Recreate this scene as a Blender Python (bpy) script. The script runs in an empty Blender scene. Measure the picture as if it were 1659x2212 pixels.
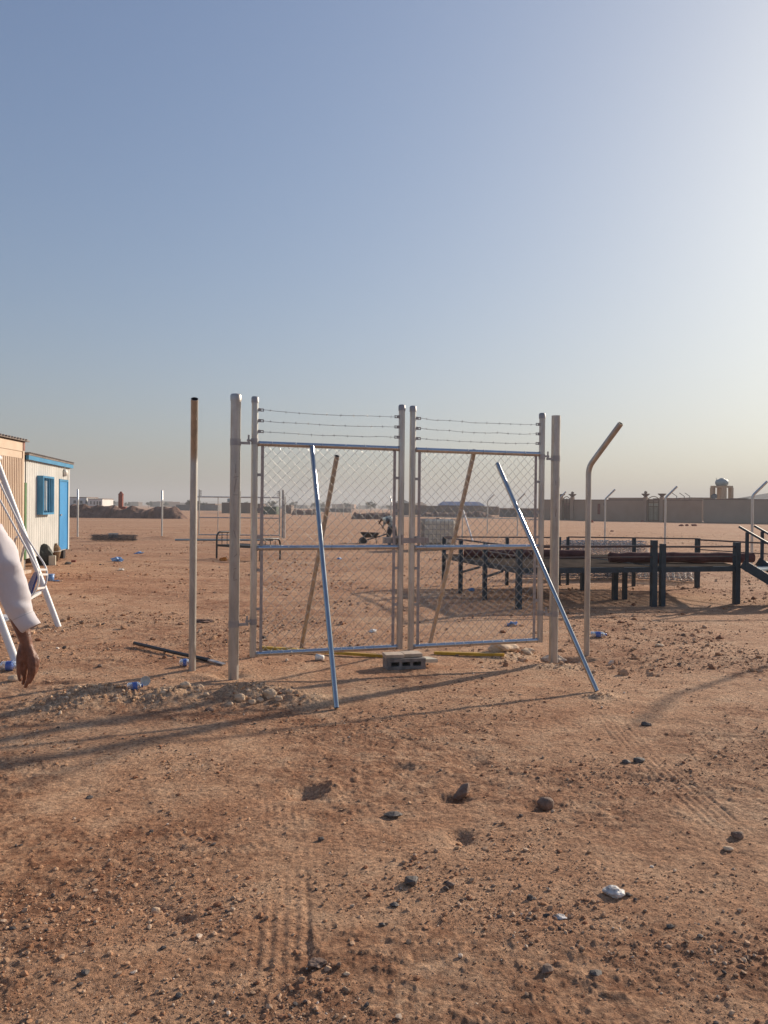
import bpy, math, random
import numpy as np
from mathutils import Vector, Matrix, noise as mnoise

# ------------------------------------------------------------------ camera
SC = bpy.context.scene
COL = SC.collection
CAM_H = 1.6
FPX = 1685.0                       # focal length in units of a 1659 x 2212 view
PITCH = math.atan(10.0 / FPX)
ROLL = math.radians(0.6)
cp, sp = math.cos(PITCH), math.sin(PITCH)
cr, sr = math.cos(ROLL), math.sin(ROLL)
FWD = Vector((0, cp, -sp))
R0, U0 = Vector((1, 0, 0)), Vector((0, sp, cp))
RIGHT = R0 * cr + U0 * sr
UP = -R0 * sr + U0 * cr
cam_data = bpy.data.cameras.new('camera')
cam = bpy.data.objects.new('camera', cam_data)
COL.objects.link(cam)
m = Matrix((RIGHT, UP, -FWD)).transposed().to_4x4()
m.translation = Vector((0, 0, CAM_H))
cam.matrix_world = m
cam_data.sensor_fit = 'VERTICAL'
cam_data.sensor_height = 36.0
cam_data.lens = FPX / 2212.0 * 36.0
cam_data.clip_start = 0.05
cam_data.clip_end = 20000
SC.camera = cam

# ------------------------------------------------------------------ light
SUN_AZ = math.radians(49.0)        # clockwise from +Y
SUN_EL = math.radians(22.6)
world = bpy.data.worlds.new('World')
SC.world = world
world.use_nodes = True
wn = world.node_tree
bg = wn.nodes['Background']
sky = wn.nodes.new('ShaderNodeTexSky')
sky.sky_type = 'NISHITA'
sky.sun_disc = False
sky.sun_elevation = SUN_EL
sky.sun_rotation = SUN_AZ
sky.altitude = 0
sky.air_density = 1.2
sky.dust_density = 2.2
sky.ozone_density = 1.0
# soften the glow round the sun: c / (1 + k c), then a slight blue tint
def vmath(op, a, v=None):
    n = wn.nodes.new('ShaderNodeVectorMath'); n.operation = op
    wn.links.new(a, n.inputs[0])
    if v is not None:
        if isinstance(v, tuple): n.inputs[1].default_value = v
        else: wn.links.new(v, n.inputs[1])
    return n.outputs[0]
_k = vmath('ADD', vmath('MULTIPLY', sky.outputs[0], (0.070, 0.070, 0.100)), (1, 1, 1))
_c = vmath('MULTIPLY', vmath('DIVIDE', sky.outputs[0], _k), (0.84, 0.93, 1.24))
wn.links.new(_c, bg.inputs[0])
bg.inputs[1].default_value = 0.106
sd = bpy.data.lights.new('sun', 'SUN')
sd.energy = 4.3
sd.angle = math.radians(1.4)
sd.color = (1.0, 0.86, 0.70)
sun = bpy.data.objects.new('sun', sd)
COL.objects.link(sun)
SUND = Vector((math.sin(SUN_AZ) * math.cos(SUN_EL), math.cos(SUN_AZ) * math.cos(SUN_EL), math.sin(SUN_EL)))
sun.rotation_euler = SUND.to_track_quat('Z', 'Y').to_euler()
sun.location = SUND * 50
SC.view_settings.view_transform = 'Standard'
SC.view_settings.look = 'None'
SC.view_settings.exposure = 0.42
SC.view_settings.gamma = 1
SC.cycles.max_bounces = 8
SC.cycles.volume_bounces = 0

# ------------------------------------------------------------------ picking helpers
def ray(x, y):
    return RIGHT * ((x - 829.5) / FPX) + UP * ((1106 - y) / FPX) + FWD
def G(x, y, z=0.0):
    r = ray(x, y)
    t = (z - CAM_H) / r.z
    return Vector((r.x * t, r.y * t, z))
def PD(x, y, Y):
    r = ray(x, y)
    t = Y / r.y
    return Vector((r.x * t, Y, CAM_H + r.z * t))

# ------------------------------------------------------------------ noise / height field
rng = np.random.default_rng(7)
_perm = rng.permutation(4096).astype(np.int64)
_val = rng.random(4096)
def vnoise(x, y, seed=0):
    x = np.asarray(x, dtype=np.float64); y = np.asarray(y, dtype=np.float64)
    xi = np.floor(x).astype(np.int64); yi = np.floor(y).astype(np.int64)
    fx = x - xi; fy = y - yi
    fx = fx * fx * fx * (fx * (fx * 6 - 15) + 10); fy = fy * fy * fy * (fy * (fy * 6 - 15) + 10)
    def h(a, b):
        return _val[_perm[(a + _perm[(b + seed * 131) & 4095]) & 4095]]
    a = h(xi, yi); b = h(xi + 1, yi); c = h(xi, yi + 1); d = h(xi + 1, yi + 1)
    return (a * (1 - fx) + b * fx) * (1 - fy) + (c * (1 - fx) + d * fx) * fy
def fbm(x, y, oct=4, seed=0, gain=0.5):
    s = 0; a = 1; t = 0
    for i in range(oct):
        s = s + a * vnoise(x * 2 ** i + 17.3 * i, y * 2 ** i - 9.1 * i, seed + i)
        t += a; a *= gain
    return s / t
def sstep(a, b, v):
    t = np.clip((v - a) / (b - a), 0, 1)
    return t * t * (3 - 2 * t)

MOUNDS = []      # (x, y, sx, sy, rot, h)
def add_mound(px, py, wx, wy, h, rot=0.0):
    g = G(px, py)
    MOUNDS.append((g.x, g.y, wx, wy, rot, h))
add_mound(188, 1512, 0.22, 0.24, 0.115, 0.2)
add_mound(110, 1530, 0.24, 0.12, 0.025)
add_mound(255, 1510, 0.16, 0.14, 0.05)
add_mound(385, 1505, 0.26, 0.18, 0.06)
add_mound(330, 1515, 0.2, 0.14, 0.035)
add_mound(560, 1500, 0.28, 0.17, 0.085)
add_mound(505, 1505, 0.16, 0.12, 0.05)
add_mound(650, 1510, 0.26, 0.12, 0.045)
add_mound(1215, 1436, 0.28, 0.09, 0.035)
add_mound(1300, 1500, 0.12, 0.09, 0.03)
add_mound(1085, 1412, 0.25, 0.14, 0.06)
add_mound(170, 1165, 0.7, 0.35, 0.12)
add_mound(349, 1163, 0.7, 0.35, 0.12)
# holes, scrapes and prints
add_mound(495, 1460, 0.14, 0.10, -0.05)
add_mound(1212, 1418, 0.2, 0.13, -0.11)
add_mound(1268, 1418, 0.1, 0.07, -0.04)
add_mound(665, 1705, 0.12, 0.10, -0.05)
add_mound(705, 1700, 0.07, 0.11, 0.045)
add_mound(975, 1720, 0.09, 0.06, -0.045)
add_mound(995, 1805, 0.055, 0.075, -0.035)
add_mound(860, 1650, 0.1, 0.06, -0.03)
add_mound(1160, 1745, 0.08, 0.05, -0.03)
add_mound(1020, 1640, 0.09, 0.2, -0.02)
add_mound(1380, 1680, 0.2, 0.08, -0.02)
add_mound(390, 1985, 0.05, 0.03, -0.025)
add_mound(330, 1960, 0.06, 0.03, -0.02)
add_mound(120, 1478, 0.2, 0.06, -0.03)
add_mound(430, 1468, 0.25, 0.06, -0.03)
add_mound(300, 1520, 0.12, 0.10, -0.02)

def patch_mask(x, y):
    q = sstep(0.46, 0.66, fbm(x / 1.3 + 3, y / 0.9, 4, 11))
    # broken crust in front of the gate
    for (cx, cy, sx, sy) in CRUST:
        e = np.exp(-(((x - cx) / sx) ** 2 + ((y - cy) / sy) ** 2))
        q = np.maximum(q, e * sstep(0.30, 0.52, fbm(x / 0.5 + 7, y / 0.4, 4, 13)) * 1.15)
    return q
def height(x, y):
    x = np.asarray(x, dtype=np.float64); y = np.asarray(y, dtype=np.float64)
    r = np.hypot(x, y)
    near = 1 - sstep(25, 60, r)
    h = (fbm(x / 2.6, y / 2.6, 3, 1) - 0.5) * 0.07 * near
    h = h + (fbm(x / 30, y / 30, 3, 5) - 0.5) * 0.30 * sstep(40, 120, r)
    h = h + (fbm(x / 200, y / 200, 2, 6) - 0.5) * 3.0 * sstep(250, 900, r)
    # cloddy patches
    patch = patch_mask(x, y)
    mid = fbm(x / 0.16, y / 0.13, 4, 21, 0.6)
    rid = 1 - np.abs(2 * mid - 1)
    amp = (0.2 + 0.5 * patch) * near
    h = h + (rid - 0.75) * 0.022 * amp
    cl = vnoise(x / 0.05, y / 0.045, 31)
    h = h + sstep(0.72, 0.98, cl) * 0.0065 * (0.12 + patch) * (1 - sstep(12, 22, r))
    cl2 = vnoise(x / 0.021, y / 0.021, 37)
    h = h + sstep(0.6, 1.0, cl2) * 0.0042 * (0.3 + patch) * (1 - sstep(7, 12, r))
    # hardened sheets with little steps
    st = fbm(x / 0.55 + 40, y / 0.22, 4, 41, 0.55)
    h = h + (np.floor(st * 9) / 9 + 0.35 * st - 0.65) * 0.016 * near
    # tyre tracks
    for (x0, y0, x1, y1, w, sd_) in TRACKS:
        dx, dy = x1 - x0, y1 - y0
        L = math.hypot(dx, dy)
        ux, uy = dx / L, dy / L
        u = (x - x0) * ux + (y - y0) * uy
        v = -(x - x0) * uy + (y - y0) * ux + 0.10 * np.sin(u * 0.8 + sd_)
        mk = (1 - sstep(w * 0.8, w, np.abs(v))) * sstep(0, 0.6, u) * (1 - sstep(L - 0.6, L, u)) * sstep(0.22, 0.48, fbm(x * 1.1, y * 1.1, 2, 77 + int(sd_)))
        tread = np.sin(v * 2 * math.pi / 0.045) * 0.0026 + np.sin((u + np.abs(v) * 0.9) * 2 * math.pi / 0.07) * 0.0008
        h = h * (1 - 0.45 * mk) + mk * (tread - 0.006)
    for (mx, my, sx, sy, ro, mh) in MOUNDS:
        c, s = math.cos(ro), math.sin(ro)
        a = ((x - mx) * c + (y - my) * s) / sx
        b = (-(x - mx) * s + (y - my) * c) / sy
        q = a * a + b * b
        g = np.exp(-q * 0.9)
        near_m = q < 9
        if mh > 0:
            rough = 0.72 + 0.6 * (fbm(x / 0.09, y / 0.09, 3, 51) - 0.2)
            h = h + np.where(near_m, g * mh * rough, 0)
            h = h + np.where(near_m, sstep(0.55, 0.95, vnoise(x / 0.035, y / 0.035, 53)) * 0.022 * g, 0)
        else:
            g = np.exp(-q ** 1.4 * 0.9)
            h = h + np.where(near_m, g * mh, 0)
    return h
TRACKS = []
CRUST = [(*G(790, 1600)[:2], 1.1, 0.9), (*G(690, 1740)[:2], 0.35, 0.35), (*G(1080, 1560)[:2], 0.8, 0.5), (*G(1330, 1760)[:2], 0.5, 0.35), (*G(260, 1800)[:2], 0.5, 0.5), (*G(70, 1890)[:2], 0.3, 0.2), (*G(880, 1650)[:2], 0.8, 0.25)]
_a, _b = G(515, 2290), G(585, 1700)
TRACKS.append((_a.x, _a.y, _b.x, _b.y, 0.13, 1.0))
_a, _b = G(900, 2300), G(640, 1820)
TRACKS.append((_a.x, _a.y, _b.x, _b.y, 0.12, 2.0))
_a, _b = G(1750, 1950), G(1300, 1500)
TRACKS.append((_a.x, _a.y, _b.x, _b.y, 0.12, 3.0))
def hz(x, y):
    return float(height(np.array([x]), np.array([y]))[0])
def GZ(px, py):
    g = G(px, py)
    g.z = hz(g.x, g.y)
    return g

# ------------------------------------------------------------------ materials
def nd(nt, t, **kw):
    n = nt.nodes.new(t)
    for k, v in kw.items():
        setattr(n, k, v)
    return n
def new_mat(name):
    mt = bpy.data.materials.new(name)
    mt.use_nodes = True
    nt = mt.node_tree
    return mt, nt, nt.nodes['Principled BSDF']
def ramp(nt, stops):
    r = nt.nodes.new('ShaderNodeValToRGB')
    el = r.color_ramp.elements
    while len(el) < len(stops):
        el.new(0.5)
    for e, (p, c) in zip(el, stops):
        e.position = p
        e.color = (c[0], c[1], c[2], 1)
    return r
def coords(nt, scale=(1, 1, 1), kind='Object'):
    tc = nt.nodes.new('ShaderNodeTexCoord')
    mp = nt.nodes.new('ShaderNodeMapping')
    mp.inputs['Scale'].default_value = scale
    nt.links.new(tc.outputs[kind], mp.inputs[0])
    return mp.outputs[0]
def noise_n(nt, vec, scale, detail=4, rough=0.55):
    n = nt.nodes.new('ShaderNodeTexNoise')
    n.inputs['Scale'].default_value = scale
    n.inputs['Detail'].default_value = detail
    n.inputs['Roughness'].default_value = rough
    nt.links.new(vec, n.inputs['Vector'])
    return n.outputs[0]
def simple(name, c0, c1=None, rough=0.6, metal=0.0, scale=6, stretch=(1, 1, 1), bump=0.0, bscale=None, rough2=None, p0=0.35, p1=0.65, **extra):
    mt, nt, b = new_mat(name)
    v = coords(nt, stretch)
    n = noise_n(nt, v, scale, 6)
    c1 = c1 or tuple(min(1, x * 1.25) for x in c0)
    r = ramp(nt, [(p0, c0), (p1, c1)])
    nt.links.new(n, r.inputs[0])
    nt.links.new(r.outputs[0], b.inputs['Base Color'])
    b.inputs['Metallic'].default_value = metal
    b.inputs['Roughness'].default_value = rough
    if rough2 is not None:
        mr = nt.nodes.new('ShaderNodeMapRange')
        mr.inputs[3].default_value = rough
        mr.inputs[4].default_value = rough2
        n2 = noise_n(nt, v, scale * 2.3, 4)
        nt.links.new(n2, mr.inputs[0])
        nt.links.new(mr.outputs[0], b.inputs['Roughness'])
    if bump:
        bp = nt.nodes.new('ShaderNodeBump')
        bp.inputs['Strength'].default_value = bump
        bp.inputs['Distance'].default_value = 0.01
        nt.links.new(noise_n(nt, v, bscale or scale * 3, 5), bp.inputs['Height'])
        nt.links.new(bp.outputs[0], b.inputs['Normal'])
    for k, vv in extra.items():
        b.inputs[k.replace('_', ' ')].default_value = vv
    return mt

def ground_mat():
    mt, nt, b = new_mat('desert_ground')
    tc = nt.nodes.new('ShaderNodeTexCoord')
    o = tc.outputs['Object']
    L = nt.links
    big = noise_n(nt, o, 0.55, 6, 0.6)
    mpb = nt.nodes.new('ShaderNodeMapping'); mpb.inputs['Scale'].default_value = (0.05, 0.35, 1)
    L.new(o, mpb.inputs[0])
    band = noise_n(nt, mpb.outputs[0], 1.0, 5, 0.6)
    bmix = nd(nt, 'ShaderNodeMix', data_type='FLOAT'); bmix.inputs[0].default_value = 0.45
    L.new(big, bmix.inputs[2]); L.new(band, bmix.inputs[3]); big = bmix.outputs[0]
    tone = ramp(nt, [(0.30, (0.30, 0.125, 0.062)), (0.42, (0.45, 0.225, 0.122)), (0.54, (0.54, 0.32, 0.19)), (0.68, (0.66, 0.49, 0.335))])
    L.new(big, tone.inputs[0])
    mid = noise_n(nt, o, 3.1, 7, 0.68)
    t2 = ramp(nt, [(0.34, (0.34, 0.165, 0.088)), (0.5, (0.51, 0.295, 0.175)), (0.66, (0.64, 0.435, 0.28))])
    L.new(mid, t2.inputs[0])
    mx = nd(nt, 'ShaderNodeMix', data_type='RGBA')
    mx.inputs[0].default_value = 0.55
    L.new(tone.outputs[0], mx.inputs[6]); L.new(t2.outputs[0], mx.inputs[7])
    fine = noise_n(nt, o, 42, 6, 0.75)
    fr = ramp(nt, [(0.36, (0.46, 0.43, 0.42)), (0.5, (1.0, 1.0, 1.0)), (0.64, (1.42, 1.40, 1.36))])
    L.new(fine, fr.inputs[0])
    mu = nd(nt, 'ShaderNodeMix', data_type='RGBA', blend_type='MULTIPLY')
    mu.inputs[0].default_value = 1.0
    L.new(mx.outputs[2], mu.inputs[6]); L.new(fr.outputs[0], mu.inputs[7])
    # grit: small pale and dark grains
    vo = nt.nodes.new('ShaderNodeTexVoronoi')
    vo.inputs['Scale'].default_value = 95
    L.new(o, vo.inputs['Vector'])
    gm = ramp(nt, [(0.12, (1, 1, 1)), (0.24, (0, 0, 0))])
    L.new(vo.outputs['Distance'], gm.inputs[0])
    sepc = nt.nodes.new('ShaderNodeSeparateColor')
    L.new(vo.outputs['Color'], sepc.inputs[0])
    gr = ramp(nt, [(0.0, (0.10, 0.075, 0.065)), (0.35, (0.22, 0.14, 0.10)), (0.6, (0.40, 0.28, 0.20)), (1.0, (0.62, 0.50, 0.40))])
    L.new(sepc.outputs[0], gr.inputs[0])
    thr = nd(nt, 'ShaderNodeMath', operation='MULTIPLY')
    L.new(gm.outputs[0], thr.inputs[0])
    sel = nd(nt, 'ShaderNodeMath', operation='GREATER_THAN')
    L.new(sepc.outputs[1], sel.inputs[0]); sel.inputs[1].default_value = 0.55
    L.new(sel.outputs[0], thr.inputs[1])
    m3 = nd(nt, 'ShaderNodeMix', data_type='RGBA')
    L.new(thr.outputs[0], m3.inputs[0]); L.new(mu.outputs[2], m3.inputs[6]); L.new(gr.outputs[0], m3.inputs[7])
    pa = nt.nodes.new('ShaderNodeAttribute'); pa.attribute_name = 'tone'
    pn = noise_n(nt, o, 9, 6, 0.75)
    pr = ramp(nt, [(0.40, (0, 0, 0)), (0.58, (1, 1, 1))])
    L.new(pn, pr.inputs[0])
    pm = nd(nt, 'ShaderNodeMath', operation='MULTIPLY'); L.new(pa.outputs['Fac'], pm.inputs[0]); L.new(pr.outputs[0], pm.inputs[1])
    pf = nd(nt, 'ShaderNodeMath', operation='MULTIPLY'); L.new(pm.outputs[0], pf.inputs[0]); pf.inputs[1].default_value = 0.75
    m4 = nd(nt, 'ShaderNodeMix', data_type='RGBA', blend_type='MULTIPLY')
    # pale subsoil dug up around the posts
    pb = nt.nodes.new('ShaderNodeAttribute'); pb.attribute_name = 'pale'
    m5 = nd(nt, 'ShaderNodeMix', data_type='RGBA')
    L.new(pb.outputs['Fac'], m5.inputs[0]); L.new(m3.outputs[2], m5.inputs[6])
    ps = nd(nt, 'ShaderNodeMix', data_type='RGBA', blend_type='MULTIPLY'); ps.inputs[0].default_value = 1
    L.new(fr.outputs[0], ps.inputs[6]); ps.inputs[7].default_value = (0.76, 0.53, 0.34, 1)
    L.new(ps.outputs[2], m5.inputs[7])
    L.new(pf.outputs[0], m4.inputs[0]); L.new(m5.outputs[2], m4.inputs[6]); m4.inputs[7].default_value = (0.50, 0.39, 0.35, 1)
    L.new(m4.outputs[2], b.inputs['Base Color'])
    b.inputs['Roughness'].default_value = 0.92
    b.inputs['Specular IOR Level'].default_value = 0.2
    bp = nt.nodes.new('ShaderNodeBump')
    bp.inputs['Strength'].default_value = 0.7
    bp.inputs['Distance'].default_value = 0.012
    n2 = noise_n(nt, o, 26, 8, 0.75)
    ad = nd(nt, 'ShaderNodeMath', operation='MULTIPLY_ADD')
    L.new(thr.outputs[0], ad.inputs[0]); ad.inputs[1].default_value = 0.25; L.new(n2, ad.inputs[2])
    L.new(ad.outputs[0], bp.inputs['Height'])
    bp2 = nt.nodes.new('ShaderNodeBump')
    bp2.inputs['Strength'].default_value = 0.75
    bp2.inputs['Distance'].default_value = 0.05
    L.new(noise_n(nt, o, 6.5, 8, 0.72), bp2.inputs['Height'])
    L.new(bp2.outputs[0], bp.inputs['Normal'])
    L.new(bp.outputs[0], b.inputs['Normal'])
    return mt

def tone_mat(name, stops, rough=0.85):
    """colour of each stone taken from its own 'tone' attribute"""
    mt, nt, b = new_mat(name)
    at = nt.nodes.new('ShaderNodeAttribute'); at.attribute_name = 'tone'
    r = ramp(nt, stops)
    nt.links.new(at.outputs['Fac'], r.inputs[0])
    n = noise_n(nt, coords(nt), 60, 4)
    fr = ramp(nt, [(0.3, (0.7, 0.7, 0.7)), (0.7, (1.2, 1.2, 1.2))])
    nt.links.new(n, fr.inputs[0])
    mu = nd(nt, 'ShaderNodeMix', data_type='RGBA', blend_type='MULTIPLY')
    mu.inputs[0].default_value = 1
    nt.links.new(r.outputs[0], mu.inputs[6]); nt.links.new(fr.outputs[0], mu.inputs[7])
    nt.links.new(mu.outputs[2], b.inputs['Base Color'])
    b.inputs['Roughness'].default_value = rough
    b.inputs['Specular IOR Level'].default_value = 0.25
    return mt

def galv(name, c0, c1, rough, rough2, stretch=(1, 1, 0.15), scale=14, dust=0.0, dustc=(0.36, 0.27, 0.19)):
    mt, nt, b = new_mat(name)
    L = nt.links
    v = coords(nt, stretch)
    n = noise_n(nt, v, scale, 6, 0.6)
    r = ramp(nt, [(0.3, c0), (0.7, c1)])
    L.new(n, r.inputs[0])
    n2 = noise_n(nt, coords(nt, (1, 1, 0.4)), scale * 0.6, 5, 0.7)
    dm = ramp(nt, [(0.42, (0, 0, 0)), (0.72, (dust, dust, dust))])
    L.new(n2, dm.inputs[0])
    mx = nd(nt, 'ShaderNodeMix', data_type='RGBA')
    L.new(dm.outputs[0], mx.inputs[0]); L.new(r.outputs[0], mx.inputs[6]); mx.inputs[7].default_value = (*dustc, 1)
    L.new(mx.outputs[2], b.inputs['Base Color'])
    sub = nd(nt, 'ShaderNodeMath', operation='SUBTRACT')
    sub.inputs[0].default_value = 1.0
    L.new(dm.outputs[0], sub.inputs[1])
    L.new(sub.outputs[0], b.inputs['Metallic'])
    mr = nt.nodes.new('ShaderNodeMapRange')
    mr.inputs[3].default_value = rough; mr.inputs[4].default_value = rough2
    L.new(noise_n(nt, v, scale * 1.7, 5), mr.inputs[0])
    L.new(mr.outputs[0], b.inputs['Roughness'])
    return mt

M = {}
M['ground'] = ground_mat()
M['post'] = galv('dull_galvanised', (0.36, 0.355, 0.335), (0.58, 0.55, 0.51), 0.34, 0.6, dust=0.5, dustc=(0.27, 0.20, 0.145))
M['frame'] = galv('galvanised_frame', (0.40, 0.40, 0.39), (0.62, 0.60, 0.57), 0.26, 0.5, dust=0.4, dustc=(0.28, 0.21, 0.15))
M['rail'] = galv('galvanised_rail', (0.42, 0.45, 0.49), (0.58, 0.60, 0.63), 0.16, 0.3, stretch=(0.3, 0.3, 1), dust=0.15)
M['prop'] = galv('bright_galvanised_pipe', (0.32, 0.335, 0.355), (0.44, 0.455, 0.475), 0.12, 0.26, dust=0.06)
M['wire'] = galv('galvanised_wire', (0.34, 0.34, 0.34), (0.50, 0.50, 0.49), 0.20, 0.34)
M['barb'] = galv('barbed_wire', (0.25, 0.25, 0.26), (0.42, 0.42, 0.42), 0.3, 0.5)
M['weld'] = simple('weld_grey', (0.30, 0.29, 0.29), (0.42, 0.41, 0.40), 0.5, 0.55)
M['flat'] = simple('flat_bar_steel', (0.30, 0.275, 0.27), (0.45, 0.41, 0.39), 0.48, 0.5, scale=20)
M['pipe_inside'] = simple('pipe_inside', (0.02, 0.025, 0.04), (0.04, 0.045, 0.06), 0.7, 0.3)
M['farpost'] = galv('far_galvanised', (0.5, 0.5, 0.48), (0.68, 0.67, 0.64), 0.35, 0.5, dust=0.3)
M['darkblue'] = simple('dark_blue_paint', (0.013, 0.030, 0.044), (0.026, 0.050, 0.068), 0.42, 0.0, scale=9, rough2=0.6)
M['bluerust'] = simple('rusty_rail_paint', (0.035, 0.04, 0.05), (0.10, 0.045, 0.035), 0.55, 0.0, scale=5)
M['deck'] = simple('deck_mesh_steel', (0.06, 0.042, 0.032), (0.12, 0.085, 0.062), 0.85, 0.0, scale=3, Specular_IOR_Level=0.08)
M['carpet'] = simple('maroon_carpet', (0.075, 0.026, 0.024), (0.135, 0.05, 0.044), 0.95, 0.0, scale=7, bump=0.6)
M['cream'] = simple('cream_panel', (0.58, 0.44, 0.32), (0.66, 0.52, 0.39), 0.5, scale=2)
M['cabinwhite'] = simple('offwhite_panel', (0.50, 0.495, 0.46), (0.61, 0.60, 0.56), 0.5, scale=1.6)
M['cabinblue'] = simple('cabin_blue_paint', (0.035, 0.20, 0.37), (0.055, 0.27, 0.47), 0.45, scale=2)
M['doorblue'] = simple('door_blue_paint', (0.03, 0.24, 0.52), (0.045, 0.29, 0.60), 0.4, scale=1.5)
M['green'] = simple('green_paint', (0.05, 0.13, 0.04), (0.075, 0.18, 0.055), 0.55)
M['roofsheet'] = simple('weathered_roof_sheet', (0.13, 0.10, 0.09), (0.24, 0.20, 0.17), 0.6, scale=5)
M['redtrim'] = simple('rust_red_trim', (0.22, 0.09, 0.065), (0.32, 0.15, 0.11), 0.6)
M['glass'] = simple('dark_glass', (0.02, 0.035, 0.04), (0.06, 0.09, 0.09), 0.12)
M['curtain'] = simple('pale_curtain', (0.35, 0.36, 0.36), (0.5, 0.5, 0.48), 0.8)
M['whitepaint'] = simple('white_paint', (0.66, 0.66, 0.66), (0.78, 0.78, 0.77), 0.35, scale=3)
M['bluepanel'] = simple('blue_seat_panel', (0.015, 0.035, 0.16), (0.03, 0.06, 0.24), 0.5)
M['black'] = simple('black_paint', (0.012, 0.013, 0.015), (0.03, 0.03, 0.032), 0.4)
M['blackrubber'] = simple('black_rubber', (0.015, 0.015, 0.016), (0.035, 0.033, 0.032), 0.6)
M['darkcloth'] = simple('dark_tarp', (0.022, 0.026, 0.022), (0.05, 0.055, 0.045), 0.7, scale=3)
M['burlap'] = simple('burlap', (0.17, 0.10, 0.05), (0.28, 0.18, 0.10), 0.95, scale=20, bump=0.6)
M['concrete'] = simple('concrete_block', (0.16, 0.145, 0.135), (0.27, 0.245, 0.225), 0.95, scale=18, bump=0.9)
M['paver'] = simple('pale_paver', (0.42, 0.33, 0.25), (0.58, 0.47, 0.37), 0.9, scale=14, bump=0.5)
M['slab'] = simple('cream_slab', (0.5, 0.46, 0.36), (0.62, 0.57, 0.46), 0.85, scale=8)
M['yellow'] = simple('yellow_paint', (0.42, 0.24, 0.015), (0.58, 0.36, 0.03), 0.5, scale=6)
M['skin'] = simple('brown_skin', (0.14, 0.056, 0.034), (0.25, 0.11, 0.068), 0.48, scale=30, bump=0.35, bscale=90)
M['darkskin'] = simple('dark_skin', (0.06, 0.03, 0.02), (0.09, 0.045, 0.03), 0.5)
M['thobe'] = simple('white_cotton', (0.56, 0.52, 0.53), (0.68, 0.64, 0.65), 0.85, scale=3, bump=0.15, bscale=12)
M['hair'] = simple('black_hair', (0.01, 0.01, 0.01), (0.03, 0.025, 0.02), 0.6)
M['eye'] = simple('eye_white', (0.6, 0.58, 0.55), (0.7, 0.68, 0.65), 0.3)
M['shirt'] = simple('pale_patterned_shirt', (0.16, 0.19, 0.18), (0.50, 0.54, 0.50), 0.85, scale=16, p0=0.42, p1=0.58)
M['trousers'] = simple('dark_trousers', (0.014, 0.015, 0.022), (0.03, 0.03, 0.04), 0.85)
M['wood'] = simple('wooden_handle', (0.24, 0.15, 0.08), (0.36, 0.24, 0.14), 0.7, scale=10)
M['tank'] = simple('milky_plastic_tank', (0.58, 0.56, 0.45), (0.68, 0.66, 0.56), 0.4, scale=2)
M['bluebag'] = simple('blue_plastic', (0.06, 0.17, 0.44), (0.26, 0.44, 0.70), 0.35, scale=9)
M['bottleblue'] = simple('blue_bottle_label', (0.04, 0.09, 0.36), (0.16, 0.24, 0.55), 0.25, scale=9)
M['whiteplastic'] = simple('white_plastic', (0.74, 0.71, 0.64), (0.82, 0.79, 0.72), 0.4)
M['orange'] = simple('orange_plastic', (0.45, 0.16, 0.02), (0.6, 0.26, 0.04), 0.5)
M['walltan'] = simple('tan_render', (0.39, 0.25, 0.17), (0.44, 0.29, 0.205), 0.9, scale=0.5)
M['walltan2'] = simple('tan_render_light', (0.36, 0.27, 0.20), (0.41, 0.31, 0.235), 0.9, scale=0.5)
M['cap'] = simple('wall_coping', (0.17, 0.10, 0.08), (0.22, 0.14, 0.11), 0.9)
M['gatebronze'] = simple('bronze_gate_paint', (0.12, 0.06, 0.035), (0.20, 0.11, 0.06), 0.5)
M['gatesheet'] = simple('gate_backing_sheet', (0.36, 0.30, 0.20), (0.48, 0.41, 0.29), 0.5)
M['tankgrey'] = simple('grey_blue_tank', (0.24, 0.30, 0.32), (0.30, 0.37, 0.39), 0.5)
M['towertan'] = simple('ochre_render', (0.46, 0.31, 0.19), (0.52, 0.36, 0.23), 0.9)
M['farwhite'] = simple('far_white_panel', (0.62, 0.61, 0.58), (0.72, 0.71, 0.68), 0.7, scale=0.4)
M['fargrey'] = simple('far_grey', (0.13, 0.125, 0.12), (0.2, 0.19, 0.18), 0.9, scale=0.3)
M['farbrown'] = simple('far_brown_wall', (0.15, 0.11, 0.09), (0.22, 0.165, 0.13), 0.9, scale=0.3)
M['farblue'] = simple('far_blue_roof', (0.03, 0.06, 0.16), (0.045, 0.08, 0.2), 0.5, scale=0.3)
M['fargreen'] = simple('far_green', (0.06, 0.09, 0.06), (0.09, 0.12, 0.085), 0.9, scale=0.3)
M['berm'] = simple('dug_earth', (0.12, 0.065, 0.045), (0.24, 0.14, 0.10), 0.95, scale=1.2, bump=0.8, bscale=4)
M['redbrown'] = simple('red_brown_render', (0.19, 0.045, 0.03), (0.27, 0.075, 0.05), 0.9, scale=2)
M['hill'] = simple('far_hills', (0.22, 0.17, 0.14), (0.30, 0.23, 0.19), 0.95, scale=0.01)
M['tree'] = simple('far_foliage', (0.035, 0.045, 0.025), (0.08, 0.085, 0.05), 0.9, scale=2)
M['rockdark'] = simple('dark_stone', (0.065, 0.052, 0.044), (0.15, 0.122, 0.105), 0.7, scale=22, bump=0.6)
M['rockbrown'] = simple('brown_stone', (0.14, 0.085, 0.06), (0.27, 0.18, 0.13), 0.85, scale=16, bump=0.7)
M['rockpale'] = simple('pale_stone', (0.50, 0.34, 0.205), (0.72, 0.53, 0.36), 0.85, scale=12, bump=0.6)
M['quartz'] = simple('white_quartz', (0.40, 0.36, 0.33), (0.74, 0.70, 0.65), 0.6, scale=22, bump=0.7, p0=0.4, p1=0.6)
M['clearplastic'] = simple('clear_bottle', (0.55, 0.62, 0.68), (0.7, 0.76, 0.8), 0.12, Transmission_Weight=0.75, Alpha=0.75)
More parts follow.
